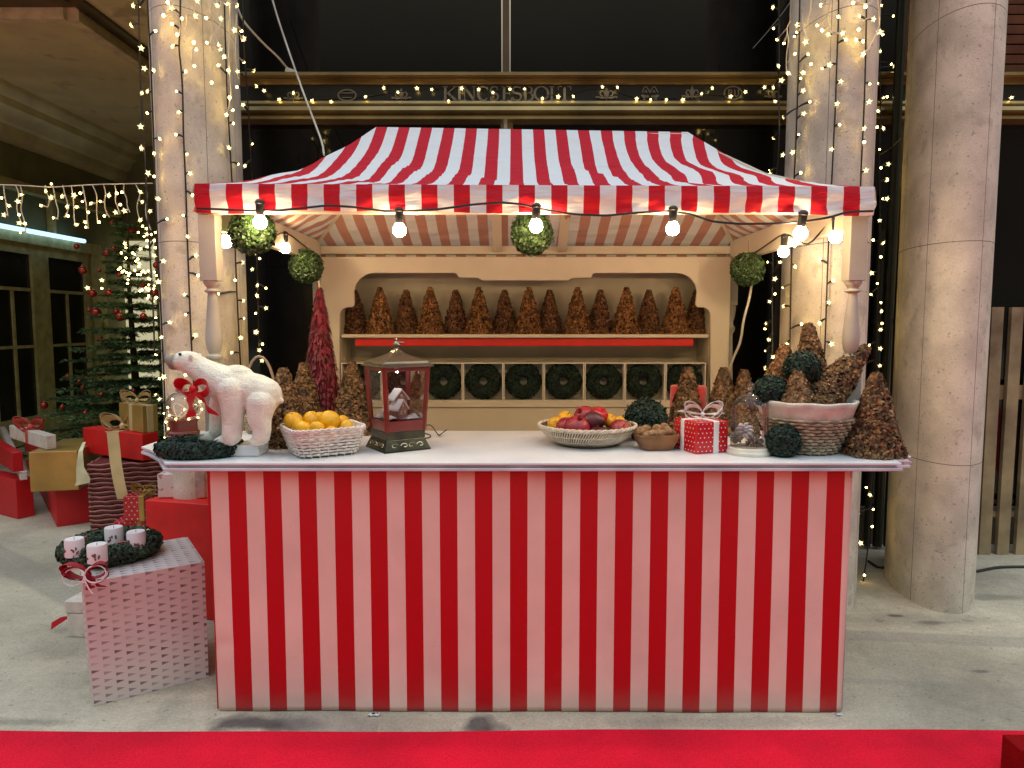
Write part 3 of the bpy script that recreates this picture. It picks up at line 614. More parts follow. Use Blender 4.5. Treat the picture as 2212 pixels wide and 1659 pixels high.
# counter: three thin stacked boards with stepped clipped corners
lay = M('grey_board_edge', (.62, .64, .68), .4)
for k, (d, z1, th) in enumerate(((0, CT, .009), (.012, CT-.010, .009), (-.004, CT-.020, .011))):
    pl = [(-1.29+d, 2.603+d), (1.448-d, 2.603+d), (1.455-d, 2.66), (1.51-d, 2.665+d), (1.515-d, 2.735), (1.56-d*.5, 2.74+d), (1.57-d*.5, 3.0), (1.57-d*.5, 3.40-d), (-1.56+d*.5, 3.40-d), (-1.56+d*.5, 2.955), (-1.50+d*.5, 2.90+d*.5), (-1.40+d, 2.78)]
    a = MB(); a.prism(pl, (0, 0, z1), (1, 0, 0), (0, 1, 0), th); o = a.build('counter_board', white_board if k == 0 else lay, st, so, False)
    bevel(o, .002, 2)
# striped front panel
pm_ = M('striped_panel_vinyl', (.84, .60, .52), .42, var=.05, vs=4, bump=.2, bs=6); stripes(pm_, obj_axis(0, -1.0717-so[0], .1330), (.50, .003, .008))
dark_spots(pm_, 5, .68, (.45, .25, .22), .25, .2); dark_spots(pm_, 70, .72, (.25, .12, .10), .4, .04)
def splash(m):
    N, L, b, src = colour_link(m)
    tcn = N.new('ShaderNodeTexCoord'); s = N.new('ShaderNodeSeparateXYZ'); L.new(tcn.outputs['Object'], s.inputs[0])
    nz = N.new('ShaderNodeTexNoise'); nz.inputs['Scale'].default_value = 3; nz.inputs['Detail'].default_value = 6; L.new(tcn.outputs['Object'], nz.inputs['Vector'])
    ad = N.new('ShaderNodeMath'); ad.operation = 'MULTIPLY_ADD'; L.new(nz.outputs[0], ad.inputs[0]); ad.inputs[1].default_value = -.22; L.new(s.outputs[2], ad.inputs[2])
    r = N.new('ShaderNodeMapRange'); r.inputs[1].default_value = -.09; r.inputs[2].default_value = -.03; r.inputs[3].default_value = .16; r.inputs[4].default_value = 0; L.new(ad.outputs[0], r.inputs[0])
    x = N.new('ShaderNodeMix'); x.data_type = 'RGBA'; L.new(r.outputs[0], x.inputs[0]); L.new(src, x.inputs[6]); x.inputs[7].default_value = (.24, .19, .16, 1); L.new(x.outputs[2], b.inputs['Base Color'])
splash(pm_)
vs = []; fs = []; nx_, nz_ = 150, 50
X0, X1 = -1.150, 1.285; Z0, Z1 = .004, CT-.031
for j in range(nz_+1):
    for i in range(nx_+1):
        x = X0+(X1-X0)*i/nx_; z = Z0+(Z1-Z0)*j/nz_
        w = .0022*math.sin(x*6.5)+.0016*math.sin(x*15+z*5)+.004*math.exp(-((x+1.11)/.04)**2-((z-.27)/.03)**2)
        lean = -.012*(1-(z/Z1))*((x-X0)/(X1-X0))
        w += -.004*max(0, 1-abs((x-.14)/.012))*(1 if z > 0 else 0)
        vs.append((x-(x-.07)*.010*(1-z/Z1), 2.640+w+lean, z))
for j in range(nz_):
    for i in range(nx_): k = j*(nx_+1)+i; fs.append((k, k+1, k+nx_+2, k+nx_+1))
b0 = len(vs)
a = MB(); a.add(vs, fs)
fp = a.build('front_panel', pm_, st, so, ang=0)
sm = fp.modifiers.new('thick', 'SOLIDIFY'); sm.thickness = .004; sm.offset = -1
sidem = M('panel_side_red', (.50, .01, .012), .5)
part_box('side_panel', sidem, X0+.001, X0+.013, 2.648, 3.3, .004, CT-.032); part_box('side_panel', M('panel_side_pale', (.55, .42, .38), .5), X1-.013, X1-.001, 2.64, 3.3, .004, CT-.032)
part_box('counter_frame', cream, X0+.02, X1-.02, 3.26, 3.30, .004, CT-.032)
# paper tags at the foot of the panel
for (px, py, w, h_, lb) in ((807, 1546, .045, .02, 'small white torn paper tag on the ground below the left half of the striped panel'), (1812, 1546, .02, .014, 'tiny white paper scrap at the lower right corner of the striped panel')):
    q = G(px, py, .0); a = MB(); n = 6
    a.add([(q.x+w*(i/n-.5), q.y+h_*(j-.5)+.003*math.sin(i*3+j), .004+.006*math.sin(i*1.3)**2) for j in (0, 1) for i in range(n+1)], [(i, i+1, i+n+2, i+n+1) for i in range(n)])
    o = a.build('paper_tag', M('tag_paper', (.8, .8, .82), .7), None, (q.x, q.y, 0)); s_ = o.modifiers.new('t', 'SOLIDIFY'); s_.thickness = .001; tag(o, lb, 'paper tag')
    if w > .03:
        a = MB(); fbox(a, q.x-.005, q.x+.006, q.y-.003, q.y+.003, .0085, .0105); a.build('printed_mark', black_rub, o, (q.x, q.y, 0))
# ------------------------------------------------------------------ display cabinet at the back of the stall
CY_ = 4.385
cb_ = thing('display_cabinet', 'cream painted display cabinet with a scalloped arch opening at the back of the stall', 'cabinet', (.09, CY_, 0)); co = (.09, CY_, 0)
def cp(px, py, Y=CY_): q = YP(px, py, Y); return (q.x, q.z)
def arcp(cx, cyy, r, a0, a1, n=8, ry=None): return [cp(cx+r*math.cos(math.radians(a0+(a1-a0)*i/n)), cyy-(ry or r)*math.sin(math.radians(a0+(a1-a0)*i/n))) for i in range(n+1)]
ox0, ox1, oyb = 735, 1533, 880
inner = [cp(ox0, oyb), cp(ox0, 690)]+arcp(753, 682, 18, 180, 95, 5)+arcp(757, 655, 10, -60, 10, 4)+arcp(810, 634, 44, 175, 90, 9)+[cp(982, 590)]+arcp(984, 596, 5, 80, 0, 2)+[cp(992, 600), cp(1033, 600.5), cp(1042, 606), cp(1227, 606), cp(1234, 600.5), cp(1277, 600), cp(1279, 593), cp(1284, 590)]+arcp(1460, 634, 44, 90, 5, 9)+arcp(1511, 655, 10, 170, 240, 4)+arcp(1515, 682, 18, 85, 0, 5)+[cp(ox1, oyb)]
xl, xr = PXL+.04, PXR-.04; ztop = 1.905
outer = [(xr, cp(0, oyb)[1]), (xr, ztop), (xl, ztop), (xl, cp(0, oyb)[1])]
a = MB(); a.prism(inner+outer, (0, CY_, 0), (1, 0, 0), (0, 0, 1), -.018); fb = a.build('face_board', cream, cb_, co, ang=20); bevel(fb, .002, 1)
zled = cp(0, oyb)[1]
part_box('lower_panel', cream, xl, xr, CY_, CY_+.018, .0, zled-.001, cb_, co)
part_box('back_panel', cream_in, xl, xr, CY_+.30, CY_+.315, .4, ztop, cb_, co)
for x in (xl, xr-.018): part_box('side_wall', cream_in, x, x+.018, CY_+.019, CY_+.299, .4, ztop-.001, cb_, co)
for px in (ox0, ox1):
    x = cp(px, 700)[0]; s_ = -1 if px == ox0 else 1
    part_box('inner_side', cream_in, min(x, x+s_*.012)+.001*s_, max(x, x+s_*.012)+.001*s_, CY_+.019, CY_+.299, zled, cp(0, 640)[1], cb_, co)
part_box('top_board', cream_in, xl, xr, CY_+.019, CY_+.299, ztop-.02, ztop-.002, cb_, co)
sh0, sh1 = cp(733, 722)[1], cp(733, 729.5)[1]
SHX0, SHX1 = cp(ox0+1, 700)[0]+.003, cp(ox1-1, 700)[0]-.003
part_box('shelf', cream, SHX0, SHX1, CY_-.004, CY_+.298, sh1, sh0, cb_, co)
q0, q1 = cp(768, 731.5, CY_+.03), cp(1497, 747.5, CY_+.03)
part_box('red_trim_strip', red_paint, q0[0], q1[0], CY_+.02, CY_+.03, q1[1], q0[1], cb_, co)
# row of compartments
cu = MB(); zc0, zc1 = cp(0, 867)[1], cp(0, 783.5)[1]; ncell = 9; cx0, cx1 = cp(737, 800)[0], cp(1525, 800)[0]
edges = [cx0+(cx1-cx0)*i/ncell for i in range(ncell+1)]; tk = .006
for i in range(ncell):
    e0, e1 = edges[i]+.0015, edges[i+1]-.0015
    fbox(cu, e0, e0+tk, CY_-.006, CY_+.13, zc0, zc1); fbox(cu, e1-tk, e1, CY_-.006, CY_+.13, zc0, zc1)
    fbox(cu, e0+tk, e1-tk, CY_-.006, CY_+.13, zc0, zc0+tk); fbox(cu, e0+tk, e1-tk, CY_-.006, CY_+.13, zc1-tk, zc1); fbox(cu, e0+tk, e1-tk, CY_+.11, CY_+.12, zc0+tk, zc1-tk)
cu.build('compartment_row', M('pale_compartment_paint', (.84, .80, .68), .5, var=.05), cb_, co, ang=20)
part_box('ledge', cream, SHX0, SHX1, CY_-.012, CY_+.28, zled+.001, zc0-.001, cb_, co)
0 and part_box('upper_ledge', cream_in, SHX0, SHX1, CY_+.12, CY_+.298, cp(0, 779)[1], cp(0, 776)[1], cb_, co)
# ------------------------------------------------------------------ scattered chips and leaves
def rnd_unit(R):
    z = R.uniform(-1, 1); a = R.uniform(0, 2*pi); s_ = math.sqrt(1-z*z); return Vector((s_*math.cos(a), s_*math.sin(a), z))
def chip(mb, p, nrm, size, R, m=0, curl=.5, ln=1.8):
    """a small curled strip: three quads bent about its middle"""
    t = nrm.cross(rnd_unit(R))
    if t.length < 1e-4: t = nrm.orthogonal()
    t.normalize(); b = nrm.cross(t); w = size*.5; l = size*ln/2
    c1 = nrm*(size*curl)
    pts = [p-t*l-c1*.2, p-t*l*.35+c1*.5, p+t*l*.35+c1*.6, p+t*l+c1*R.uniform(-.3, .3)]
    ws = [w*.35, w, w*.9, w*.25]; vs = []
    for q, w_ in zip(pts, ws): vs += [q+b*w_, q-b*w_]
    mb.add(vs, [(0, 1, 3, 2), (2, 3, 5, 4), (4, 5, 7, 6)], m)
def moss_cone(name, H, r, mat, seed, n=1500, size=.013, taper=1.0):
    R = random.Random(seed); mb = MB()
    prof = lambda t: r*(1-t)**.82*.88+.012*(1-t)+.014
    mb.lathe([(prof(i/8)*.80, H*.985*i/8) for i in range(9)], 14, m=1)
    cnt = 0
    while cnt < n:
        t = R.random()
        if R.random() > (prof(t)/prof(0))*.9+.1: continue
        a = R.uniform(0, 2*pi); rr = prof(t)*R.uniform(.82, 1.09)*(1+.05*math.sin(a*3+seed+t*9)+.04*math.sin(a*7-t*23+seed)); z = H*t
        nr = Vector((math.cos(a), math.sin(a), .25)).normalized()
        nn = (nr+rnd_unit(R)*.75).normalized()
        chip(mb, Vector((rr*math.cos(a), rr*math.sin(a), max(z, size*.4))), nn, size*R.uniform(.6, 1.35), R, 0); cnt += 1
    for _ in range(30):
        a = R.uniform(0, 2*pi); chip(mb, Vector((.012*math.cos(a), .012*math.sin(a), H)), (Vector((0, 0, 1))+rnd_unit(R)*.6).normalized(), size, R)
    for i in range(len(mb.v)):
        if mb.v[i][2] < 0: mb.v[i] = (mb.v[i][0], mb.v[i][1], 0.0)
    me = mb.build(name, [mat, core_br], ang=0); return me
def leaf_ball(name, r, mat, seed, n=1900, size=.011, hang=0, shell=.2, flat=1.0):
    R = random.Random(seed); mb = MB(); mb.ball((0, 0, 0), r*.74, 14, m=1, sc=(1, 1, flat))
    for _ in range(n):
        d = rnd_unit(R); rr = r*(1-(shell+.06)*R.random()**1.6+.05*R.random()+(.09 if R.random() < .05 else 0)); q = Vector((d.x*rr, d.y*rr, d.z*rr*flat)); chip(mb, q, (d+rnd_unit(R)*.9).normalized(), size*R.uniform(.6, 1.3), R, 0, .3, 1.7)
    return mb.build(name, [mat, core_dk], ang=0)
def wreath_mesh(name, R0, r0, mat, seed, n=1700, size=.012, flat=1.0, upright=True, core=True):
    R = random.Random(seed); mb = MB()
    def tp(a, b, k): 
        rr = R0+r0*k*math.cos(b); z = r0*k*math.sin(b)*flat
        return Vector((rr*math.cos(a), z, rr*math.sin(a))) if upright else Vector((rr*math.cos(a), rr*math.sin(a), z))
    if core:
        vs = [tp(2*pi*i/24, 2*pi*j/8, .8) for i in range(24) for j in range(8)]
        mb.add(vs, [(i*8+j, i*8+(j+1) % 8, ((i+1) % 24)*8+(j+1) % 8, ((i+1) % 24)*8+j) for i in range(24) for j in range(8)], 1)
    for _ in range(n):
        a, b = R.uniform(0, 2*pi), R.uniform(0, 2*pi); p1, p0 = tp(a, b, R.uniform(.85, 1.12)), tp(a, b, 0.001)
        d = (p1-p0).normalized(); chip(mb, p1, (d+rnd_unit(R)*.8).normalized(), size*R.uniform(.6, 1.3), R, 0, .3, 1.7)
    return mb.build(name, [mat, core_dk], ang=0)
def place(src, loc, rot=(0, 0, 0), sc=1, first=False):
    o = src if first else src.copy()
    if not first: COL.objects.link(o)
    o.location = loc; o.rotation_euler = rot; o.scale = (sc, sc, sc) if not isinstance(sc, tuple) else sc; return o
ordw = ['leftmost', 'second', 'third', 'fourth', 'fifth', 'sixth', 'seventh', 'eighth', 'ninth', 'tenth', 'eleventh', 'twelfth', 'thirteenth', 'fourteenth', 'rightmost']
# shelf cones
cone_o = moss_cone('moss_cone', .30, .092, chip_o, 1, 2300, .0095); cone_d = moss_cone('moss_cone', .30, .082, chip_d, 2, 2100, .009)
uo = ud = True
for i, px in enumerate((768, 822, 878, 930, 985, 1035, 1090, 1142, 1187, 1247, 1296, 1352, 1400, 1458, 1503)):
    front = i % 2 == 1
    Y = CY_+.105 if front else CY_+.165; x = YP(px, 720, Y).x; zz = sh0
    top = YP(px, 618 if front else 624, Y).z; s_ = (top-zz)/.31
    src = cone_o if front else cone_d
    o = place(src, (x, Y, zz), (0, 0, i*1.7), (s_*(.84 if front else .92), s_*(.84 if front else .92), s_), first=(uo if front else ud))
    if front: uo = False
    else: ud = False
    w = ordw[i]; nm = ('%s of the fifteen moss cones' % w) if w in ('leftmost', 'rightmost') else ('%s moss cone from the left' % w)
    tag(o, '%s on the upper shelf, %s' % (nm, 'orange brown and near the edge' if front else 'dark brown and set back'), 'moss cone', 'moss cones on the upper shelf')
# wreaths in the compartments
wr = wreath_mesh('moss_wreath', .072, .040, leaf_dk, 5, 4200, .0085)
for i in range(ncell):
    x = (edges[i]+edges[i+1])/2; R_ = (zc1-zc0)/2
    o = place(wr, (x, CY_+.055, zc0+tk+.1165), (0, i*1.1, 0), .985, first=(i == 0))
    w = ['leftmost', 'second', 'third', 'fourth', 'fifth', 'sixth', 'seventh', 'eighth', 'rightmost'][i]
    tag(o, 'dark green moss wreath standing in the %s compartment under the shelf' % (w+(' from left' if i not in (0, 8) else '')), 'wreath', 'wreaths in the compartment row')
# ------------------------------------------------------------------ hanging balls and festoon lights
ball_g = leaf_ball('hanging_ball', .088, leaf_g, 8, 4200, .0105)
bl = [((545, 500), 2.93, 1.0, 'green boxwood ball at the front left corner under the canopy'), ((1149, 505), 3.02, .97, 'green boxwood ball hanging at the middle of the canopy front'),
      ((661, 576), 4.0, 1.02, 'green boxwood ball hanging above the burgundy feather tree'), ((1615, 582), 3.95, 1.0, 'green boxwood ball at the rear right under the canopy')]
for i, ((px, py), zc, s_, lb) in enumerate(bl):
    q = P(px, py, zc); o = place(ball_g, q, (i, i*2, 0), s_, first=(i == 0)); tag(o, lb, 'hanging ball', 'boxwood balls hanging in the stall')
    a = MB(); a.tube([q+Vector((0, 0, .05)), Vector((q.x, q.y, 1.9+(.06 if q.y > 3.5 else .03)))], .0016, 5)
    c = a.build('hanging_cord', M('cord', (.25, .2, .12), .7) if i == 0 else bpy.data.materials['cord'], o)
    c.parent = o; c.matrix_parent_inverse = (Matrix.Translation(q) @ Euler((i, i*2, 0)).to_matrix().to_4x4() @ Matrix.Scale(s_, 4)).inverted()
bulb_me = MB().lathe([(0.0, -.052), (.010, -.050), (.018, -.043), (.0225, -.031), (.021, -.018), (.014, -.006), (.011, 0)], 16)
sock_me = MB().lathe([(.0135, -.004), (.0155, 0), (.0165, .02), (.0165, .04), (.019, .042), (.019, .05), (.012, .058), (.005, .06)], 14)
sock0 = sock_me.build('lamp_socket', black_rub); bulb0 = bulb_me.build('bulb', bulb_m); bulb0.parent = sock0; bulb0.scale = (1.15, 1.15, 1.05)
used_sock = [False]
def festoon(name, label, cable, socks, r=.0045):
    """cable: list of world points; socks: list of (world position of the bulb centre, tilt)"""
    o0 = Vector(cable[0]); t = thing(name, label, 'string light', o0, group='festoon light strings on the stall')
    a = MB(); pts = []
    for i in range(len(cable)-1):
        A, B = Vector(cable[i]), Vector(cable[i+1])
        for k in range(5): pts.append(A.lerp(B, k/5))
    pts.append(Vector(cable[-1])); sm_ = [pts[0]]+[(pts[i-1]+pts[i]*2+pts[i+1])/4 for i in range(1, len(pts)-1)]+[pts[-1]]
    a.tube(sm_, r, 7); a.build('cable', black_rub, t, o0)
    for q, ti in socks:
        if not used_sock[0]: s = sock0; used_sock[0] = True; b_ = bulb0
        else:
            s = sock0.copy(); COL.objects.link(s); b_ = bulb0.copy(); COL.objects.link(b_); b_.parent = s
        s.parent = t; s.location = Vector(q)-o0+Vector((0, 0, .03)); s.rotation_euler = (ti, ti*.5, 0)
    return t
zf = 2.762
cab = [P(x, y, zf) for x, y in ((426, 450), (470, 452), (510, 454), (545, 455), (600, 455), (650, 450), (705, 444), (760, 447), (830, 456), (880, 456), (950, 452), (1020, 442), (1082, 437), (1130, 442), (1170, 452), (1240, 463), (1310, 466), (1370, 460), (1440, 456), (1490, 462), (1540, 479), (1600, 484), (1680, 483), (1735, 479), (1790, 470), (1830, 458), (1886, 456))]
festoon('festoon_string', 'black cable with five round bulbs drooping along the front hem of the canopy', cab, [(P(562, 481, 2.758), .05), (P(863, 498, 2.758), 0), (P(1158, 489, 2.758), .03), (P(1453, 495, 2.758), 0), (P(1731, 505, 2.758), .12)])
def side_cable(x, pts): return [Vector((x, y, z)) for y, z in pts]
qa, qb = P(487, 523, 3.0), P(616, 537, 3.72)
festoon('festoon_string', 'short festoon cable with two bulbs along the left side beam', [(PXL+.02, PF+.02, 1.9), (qa.x, qa.y, qa.z+.095), ((qa.x+qb.x)/2, (qa.y+qb.y)/2, 1.86), (qb.x, qb.y, qb.z+.095), (PXL+.03, PB-.1, 1.9)], [(qa, 0), (qb, .05)], .004)
qa, qb, qc = P(1805, 513, 3.0), P(1693, 545, 3.45), P(1588, 661, 4.2)
festoon('festoon_string', 'festoon cable with bulbs along the right side beam', [(PXR-.02, PF+.02, 1.9), (qa.x, qa.y, qa.z+.095), ((qa.x+qb.x)/2, (qa.y+qb.y)/2, 1.85), (qb.x, qb.y, qb.z+.095), (PXR-.03, 3.9, 1.9), (PXR-.03, PB-.2, 1.86)], [(qa, 0), (qb, .05)], .004)
# white wires
def wire(name, pts, r, mat, label, cat='cable', sm_=3):
    p = [Vector(q) for q in pts]
    for _ in range(sm_):
        n_ = [p[0]]
        for i in range(len(p)-1): n_ += [p[i].lerp(p[i+1], .25), p[i].lerp(p[i+1], .75)]
        p = n_+[p[-1]]
        if len(p) > 260: break
    a = MB(); a.tube(p, r, 6); o = a.build(name, mat, None, tuple(p[0])); return tag(o, label, cat)
wire('white_cable', [P(583, -20, 4.4), P(600, 40, 4.4), P(627, 120, 4.4), P(655, 200, 4.3), P(680, 265, 4.2), P(697, 310, 4.1), P(700, 335, 4.0)], .006, white_cab, 'white cable dropping from above to the canopy left shoulder')
wire('white_cable', [P(1624, 612, 4.1), P(1618, 650, 4.1), P(1606, 690, 4.1), P(1600, 740, 4.15), P(1583, 775, 4.2), P(1575, 800, 4.25)], .007, white_cab, 'thick white cable hanging below the rear right boxwood ball')
wire('steel_wire', [P(1730, -30, 4.5), P(1680, 45, 4.55), P(1585, 150, 4.7)], .003, M('grey_wire', (.3, .28, .24), .5), 'thin straight wire from right column top down to sign band', 'wire')
wire('steel_wire', [P(1945, 300, 4.0), P(1925, 320, 4.2), P(1900, 335, 4.3)], .003, bpy.data.materials['grey_wire'], 'short thin wire between the two right columns', 'wire')
# ------------------------------------------------------------------ helpers for goods on the counter
def remesh_body(name, mb, mat, voxel, smooth_it=8, parent=None):
    o = mb.build(name, mat, parent, smooth=True, ang=0)
    r = o.modifiers.new('r', 'REMESH'); r.mode = 'VOXEL'; r.voxel_size = voxel; r.use_smooth_shade = True
    s = o.modifiers.new('s', 'SMOOTH'); s.iterations = smooth_it; s.factor = .5
    dg = bpy.context.evaluated_depsgraph_get(); me = bpy.data.meshes.new_from_object(o.evaluated_get(dg)); o.modifiers.clear()
    o.data = me
    if not me.materials: me.materials.append(mat)
    me.polygons.foreach_set('use_smooth', [True]*len(me.polygons)); return o
def capsule(mb, pts, n=16):
    """pts: (x,y,z,r) joined by tapered round segments"""
    for i, (x, y, z, r) in enumerate(pts):
        mb.ball((x, y, z), r, n)
        if i < len(pts)-1:
            x2, y2, z2, r2 = pts[i+1]; k = 5
            for j in range(1, k): t = j/k; mb.ball((x+(x2-x)*t, y+(y2-y)*t, z+(z2-z)*t), r+(r2-r)*t, n)
def ribbon(mb, pts, wvec, w, th=.0008, m=0):
    pts = [Vector(p) for p in pts]; N = len(pts); vs = []
    for i, p in enumerate(pts):
        wv = (wvec[i] if isinstance(wvec, list) else Vector(wvec)).normalized(); ww = w[i] if isinstance(w, list) else w
        t = (pts[min(i+1, N-1)]-pts[max(0, i-1)]).normalized(); nn = t.cross(wv).normalized()*th
        vs += [p-wv*ww/2+nn, p+wv*ww/2+nn, p+wv*ww/2-nn, p-wv*ww/2-nn]
    fs = []
    for i in range(N-1):
        for k in range(4): fs.append((i*4+k, i*4+(k+1) % 4, (i+1)*4+(k+1) % 4, (i+1)*4+k))
    fs += [(3, 2, 1, 0), tuple((N-1)*4+k for k in range(4))]
    mb.add(vs, fs, m)
def bow(mb, c, s, w, R=Matrix.Identity(3), tails=((-.6, -1.5), (.7, -1.3)), loops=1, seed=0):
    """a tied bow in the local XZ plane facing -Y"""
    c = Vector(c); Rr = random.Random(seed)
    for d in (-1, 1):
        for lo in range(loops):
            up = .15+.45*lo; pts = []
            for k in range(13):
                a = 2*pi*k/12; rr = math.sin(a/2)
                x = d*s*(1-math.cos(a))/2*1.05; z = s*.42*math.sin(a)+up*x*d*.8; y = -.12*s*rr
                pts.append(c+R@Vector((x, y, z)))
            wv = [R@Vector((.35*d*math.sin(pi*k/12), -.8, .75-.5*lo)) for k in range(13)]
            ribbon(mb, pts, wv, [w*(.45+.55*math.sin(pi*k/12)) for k in range(13)])
    for i, (tx, tz) in enumerate(tails):
        pts = []
        for k in range(9):
            t = k/8; pts.append(c+R@Vector((tx*s*t**.8, -.08*s-.1*s*math.sin(t*5), tz*s*t)))
        ribbon(mb, pts, [R@Vector((1, -.3+.5*math.sin(k), .25*(1 if tx < 0 else -1))) for k in range(9)], [w*(.4+.6*min(1, k/3)) for k in range(9)])
    mb.ball(c+R@Vector((0, -.06*s, 0)), w*.42, 10, sc=(1, .8, .9))
# ------------------------------------------------------------------ polar bear
zcb = 2.76; q_ = .7373/3.95*zcb/F*1.06; PLH = .045
bo = YP(503, 945, 2.768); bo.z = CT+PLH
bear = thing('polar_bear', 'white polar bear figure with a red bow standing at the left end of the counter', 'figurine', bo)
def B_(zx, zy, y, r):
    zx = 1100+(zx-1100)*.62 if zx > 1100 else zx
    return ((zx-950)*q_, y*.84, max((1238-zy)*q_, 0), r*q_)
mb = MB()
capsule(mb, [B_(262, 290, 0, 40), B_(300, 320, 0, 62), B_(345, 335, 0, 78), B_(450, 325, 0, 112), B_(520, 345, 0, 128)])
mb.ball(B_(330, 385, 0, 1)[:3], 55*q_, 12, sc=(1.2, .8, .7))
capsule(mb, [B_(520, 350, 0, 125), B_(640, 430, 0, 140), B_(770, 520, 0, 175), B_(930, 600, 0, 215)])
capsule(mb, [B_(930, 600, 0, 222), B_(1120, 640, 0, 200), B_(1300, 665, 0, 200), B_(1440, 700, 0, 195)])
mb.ball(B_(1010, 520, 0, 1)[:3], 175*q_, 14, sc=(1.2, .85, .9)); mb.ball(B_(1200, 740, 0, 1)[:3], 185*q_, 14, sc=(1.7, .95, .8))
capsule(mb, [B_(1000, 640, -.045, 165), B_(1015, 820, -.056, 132), B_(1010, 1000, -.06, 112), B_(1000, 1120, -.062, 108), B_(985, 1180, -.063, 62)]); capsule(mb, [B_(985, 1175, -.063, 70), B_(900, 1180, -.068, 60), B_(840, 1195, -.07, 42)])
capsule(mb, [B_(840, 640, .045, 130), B_(770, 820, .056, 122), B_(745, 1000, .06, 104), B_(735, 1110, .06, 104), B_(700, 1180, .06, 60)]); capsule(mb, [B_(690, 1175, .06, 66), B_(610, 1180, .062, 56), B_(550, 1190, .064, 42)])
capsule(mb, [B_(1440, 780, -.045, 160), B_(1420, 940, -.058, 128), B_(1470, 1060, -.063, 98), B_(1450, 1140, -.063, 95), B_(1400, 1185, -.07, 55)]); capsule(mb, [B_(1400, 1180, -.07, 60), B_(1320, 1190, -.07, 48)])
capsule(mb, [B_(1380, 760, .05, 165), B_(1300, 920, .06, 110), B_(1330, 1060, .06, 86), B_(1320, 1150, .06, 82), B_(1290, 1185, .06, 55)]); capsule(mb, [B_(1290, 1185, .06, 60), B_(1220, 1195, .06, 48)])
mb.ball(B_(1730, 760, 0, 1)[:3], 38*q_, 10)
for y in (-.052, .052): mb.ball(B_(572, 275, y*.9, 1)[:3], 36*q_, 10, sc=(.7, .6, 1.1))
fur = M('white_flocked_fur', (.80, .81, .70), .85, var=.07, vs=22, bump=.5, bs=150)
def muzzle(m):
    N, L, b, src = colour_link(m)
    tcn = N.new('ShaderNodeTexCoord'); nz = N.new('ShaderNodeTexNoise'); nz.inputs['Scale'].default_value = 40; L.new(tcn.outputs['Object'], nz.inputs['Vector'])
    s = N.new('ShaderNodeSeparateXYZ'); L.new(tcn.outputs['Object'], s.inputs[0])
    a = N.new('ShaderNodeMath'); a.operation = 'MULTIPLY_ADD'; L.new(nz.outputs[0], a.inputs[0]); a.inputs[1].default_value = .02; L.new(s.outputs[0], a.inputs[2])
    r = N.new('ShaderNodeMapRange'); x0 = B_(372, 300, 0, 1)[0]+.01; r.inputs[1].default_value = x0-.008; r.inputs[2].default_value = x0+.008; r.inputs[3].default_value = .85; r.inputs[4].default_value = 0; L.new(a.outputs[0], r.inputs[0])
    x = N.new('ShaderNodeMix'); x.data_type = 'RGBA'; L.new(r.outputs[0], x.inputs[0]); L.new(src, x.inputs[6]); x.inputs[7].default_value = (.17, .16, .13, 1); L.new(x.outputs[2], b.inputs['Base Color'])
muzzle(fur)
for i, v_ in enumerate(mb.v):
    if v_[2] < 0: mb.v[i] = (v_[0], v_[1], 0.)
bb = remesh_body('body', mb, fur, .0036, 10, bear)
a = MB(); a.box((.030, .018, -PLH/2), (.17, .115, PLH)); bevel(a.build('plinth', white_board, bear), .006, 3)
a = MB(); a.ball(B_(228, 272, 0, 1)[:3], 26*q_, 10, sc=(.7, 1, .9)); a.build('nose', black_rub, bear)
for y in (-.0405, .0405):
    a = MB(); a.ball(B_(446, 246, y, 1)[:3], 20*q_, 10, sc=(1, .5, .8)); a.build('eye', black_rub, bear)
    a = MB(); a.ball(B_(570, 285, y*1.17, 1)[:3], 22*q_, 8, sc=(.5, .4, 1.1)); a.build('inner_ear', M('ear_pink', (.42, .27, .22), .8) if y < 0 else bpy.data.materials['ear_pink'], bear)
claw = M('grey_claw', (.33, .33, .30), .4)
for fx, fy, fyy in ((830, -.07, 1200), (540, .064, 1190)):
    for k in (-1.5, -.5, .5, 1.5):
        a = MB(); x, y, z, _ = B_(fx+12, fyy-15, fy+k*.011, 1); a.tube([(x+.012, y, z+.007), (x-.006, y, z+.004), (x-.016, y, .002)], [.004, .003, .0008], 6); a.build('claw', claw, bear)
a = MB(); c = B_(650, 610, -.085, 1); Rb = Matrix.Rotation(-.2, 3, 'Z')
bow(a, (c[0], c[1]-.012, c[2]), 175*q_, .044, Rb, ((-.35, -1.75), (1.25, -1.55)), 1, 3)
pts = [Vector(B_(640, 620, -.070, 1)[:3])+Vector((0, -.006, 0))]
for k in range(1, 12):
    an = -pi/2+2*pi*k/12; pts.append(Vector((B_(640, 560, 0, 1)[0]+.035*math.cos(an+pi/2)*0-.022*math.sin(an)*0+ (.03*(1-abs(an-pi/2)/pi)), .072*math.sin(an), B_(700, 500, 0, 1)[2]+.0-.058*math.cos(an)*0+(.05*(math.sin(an)+1)/2)-.04)))
a.build('bow', red_rib, bear)
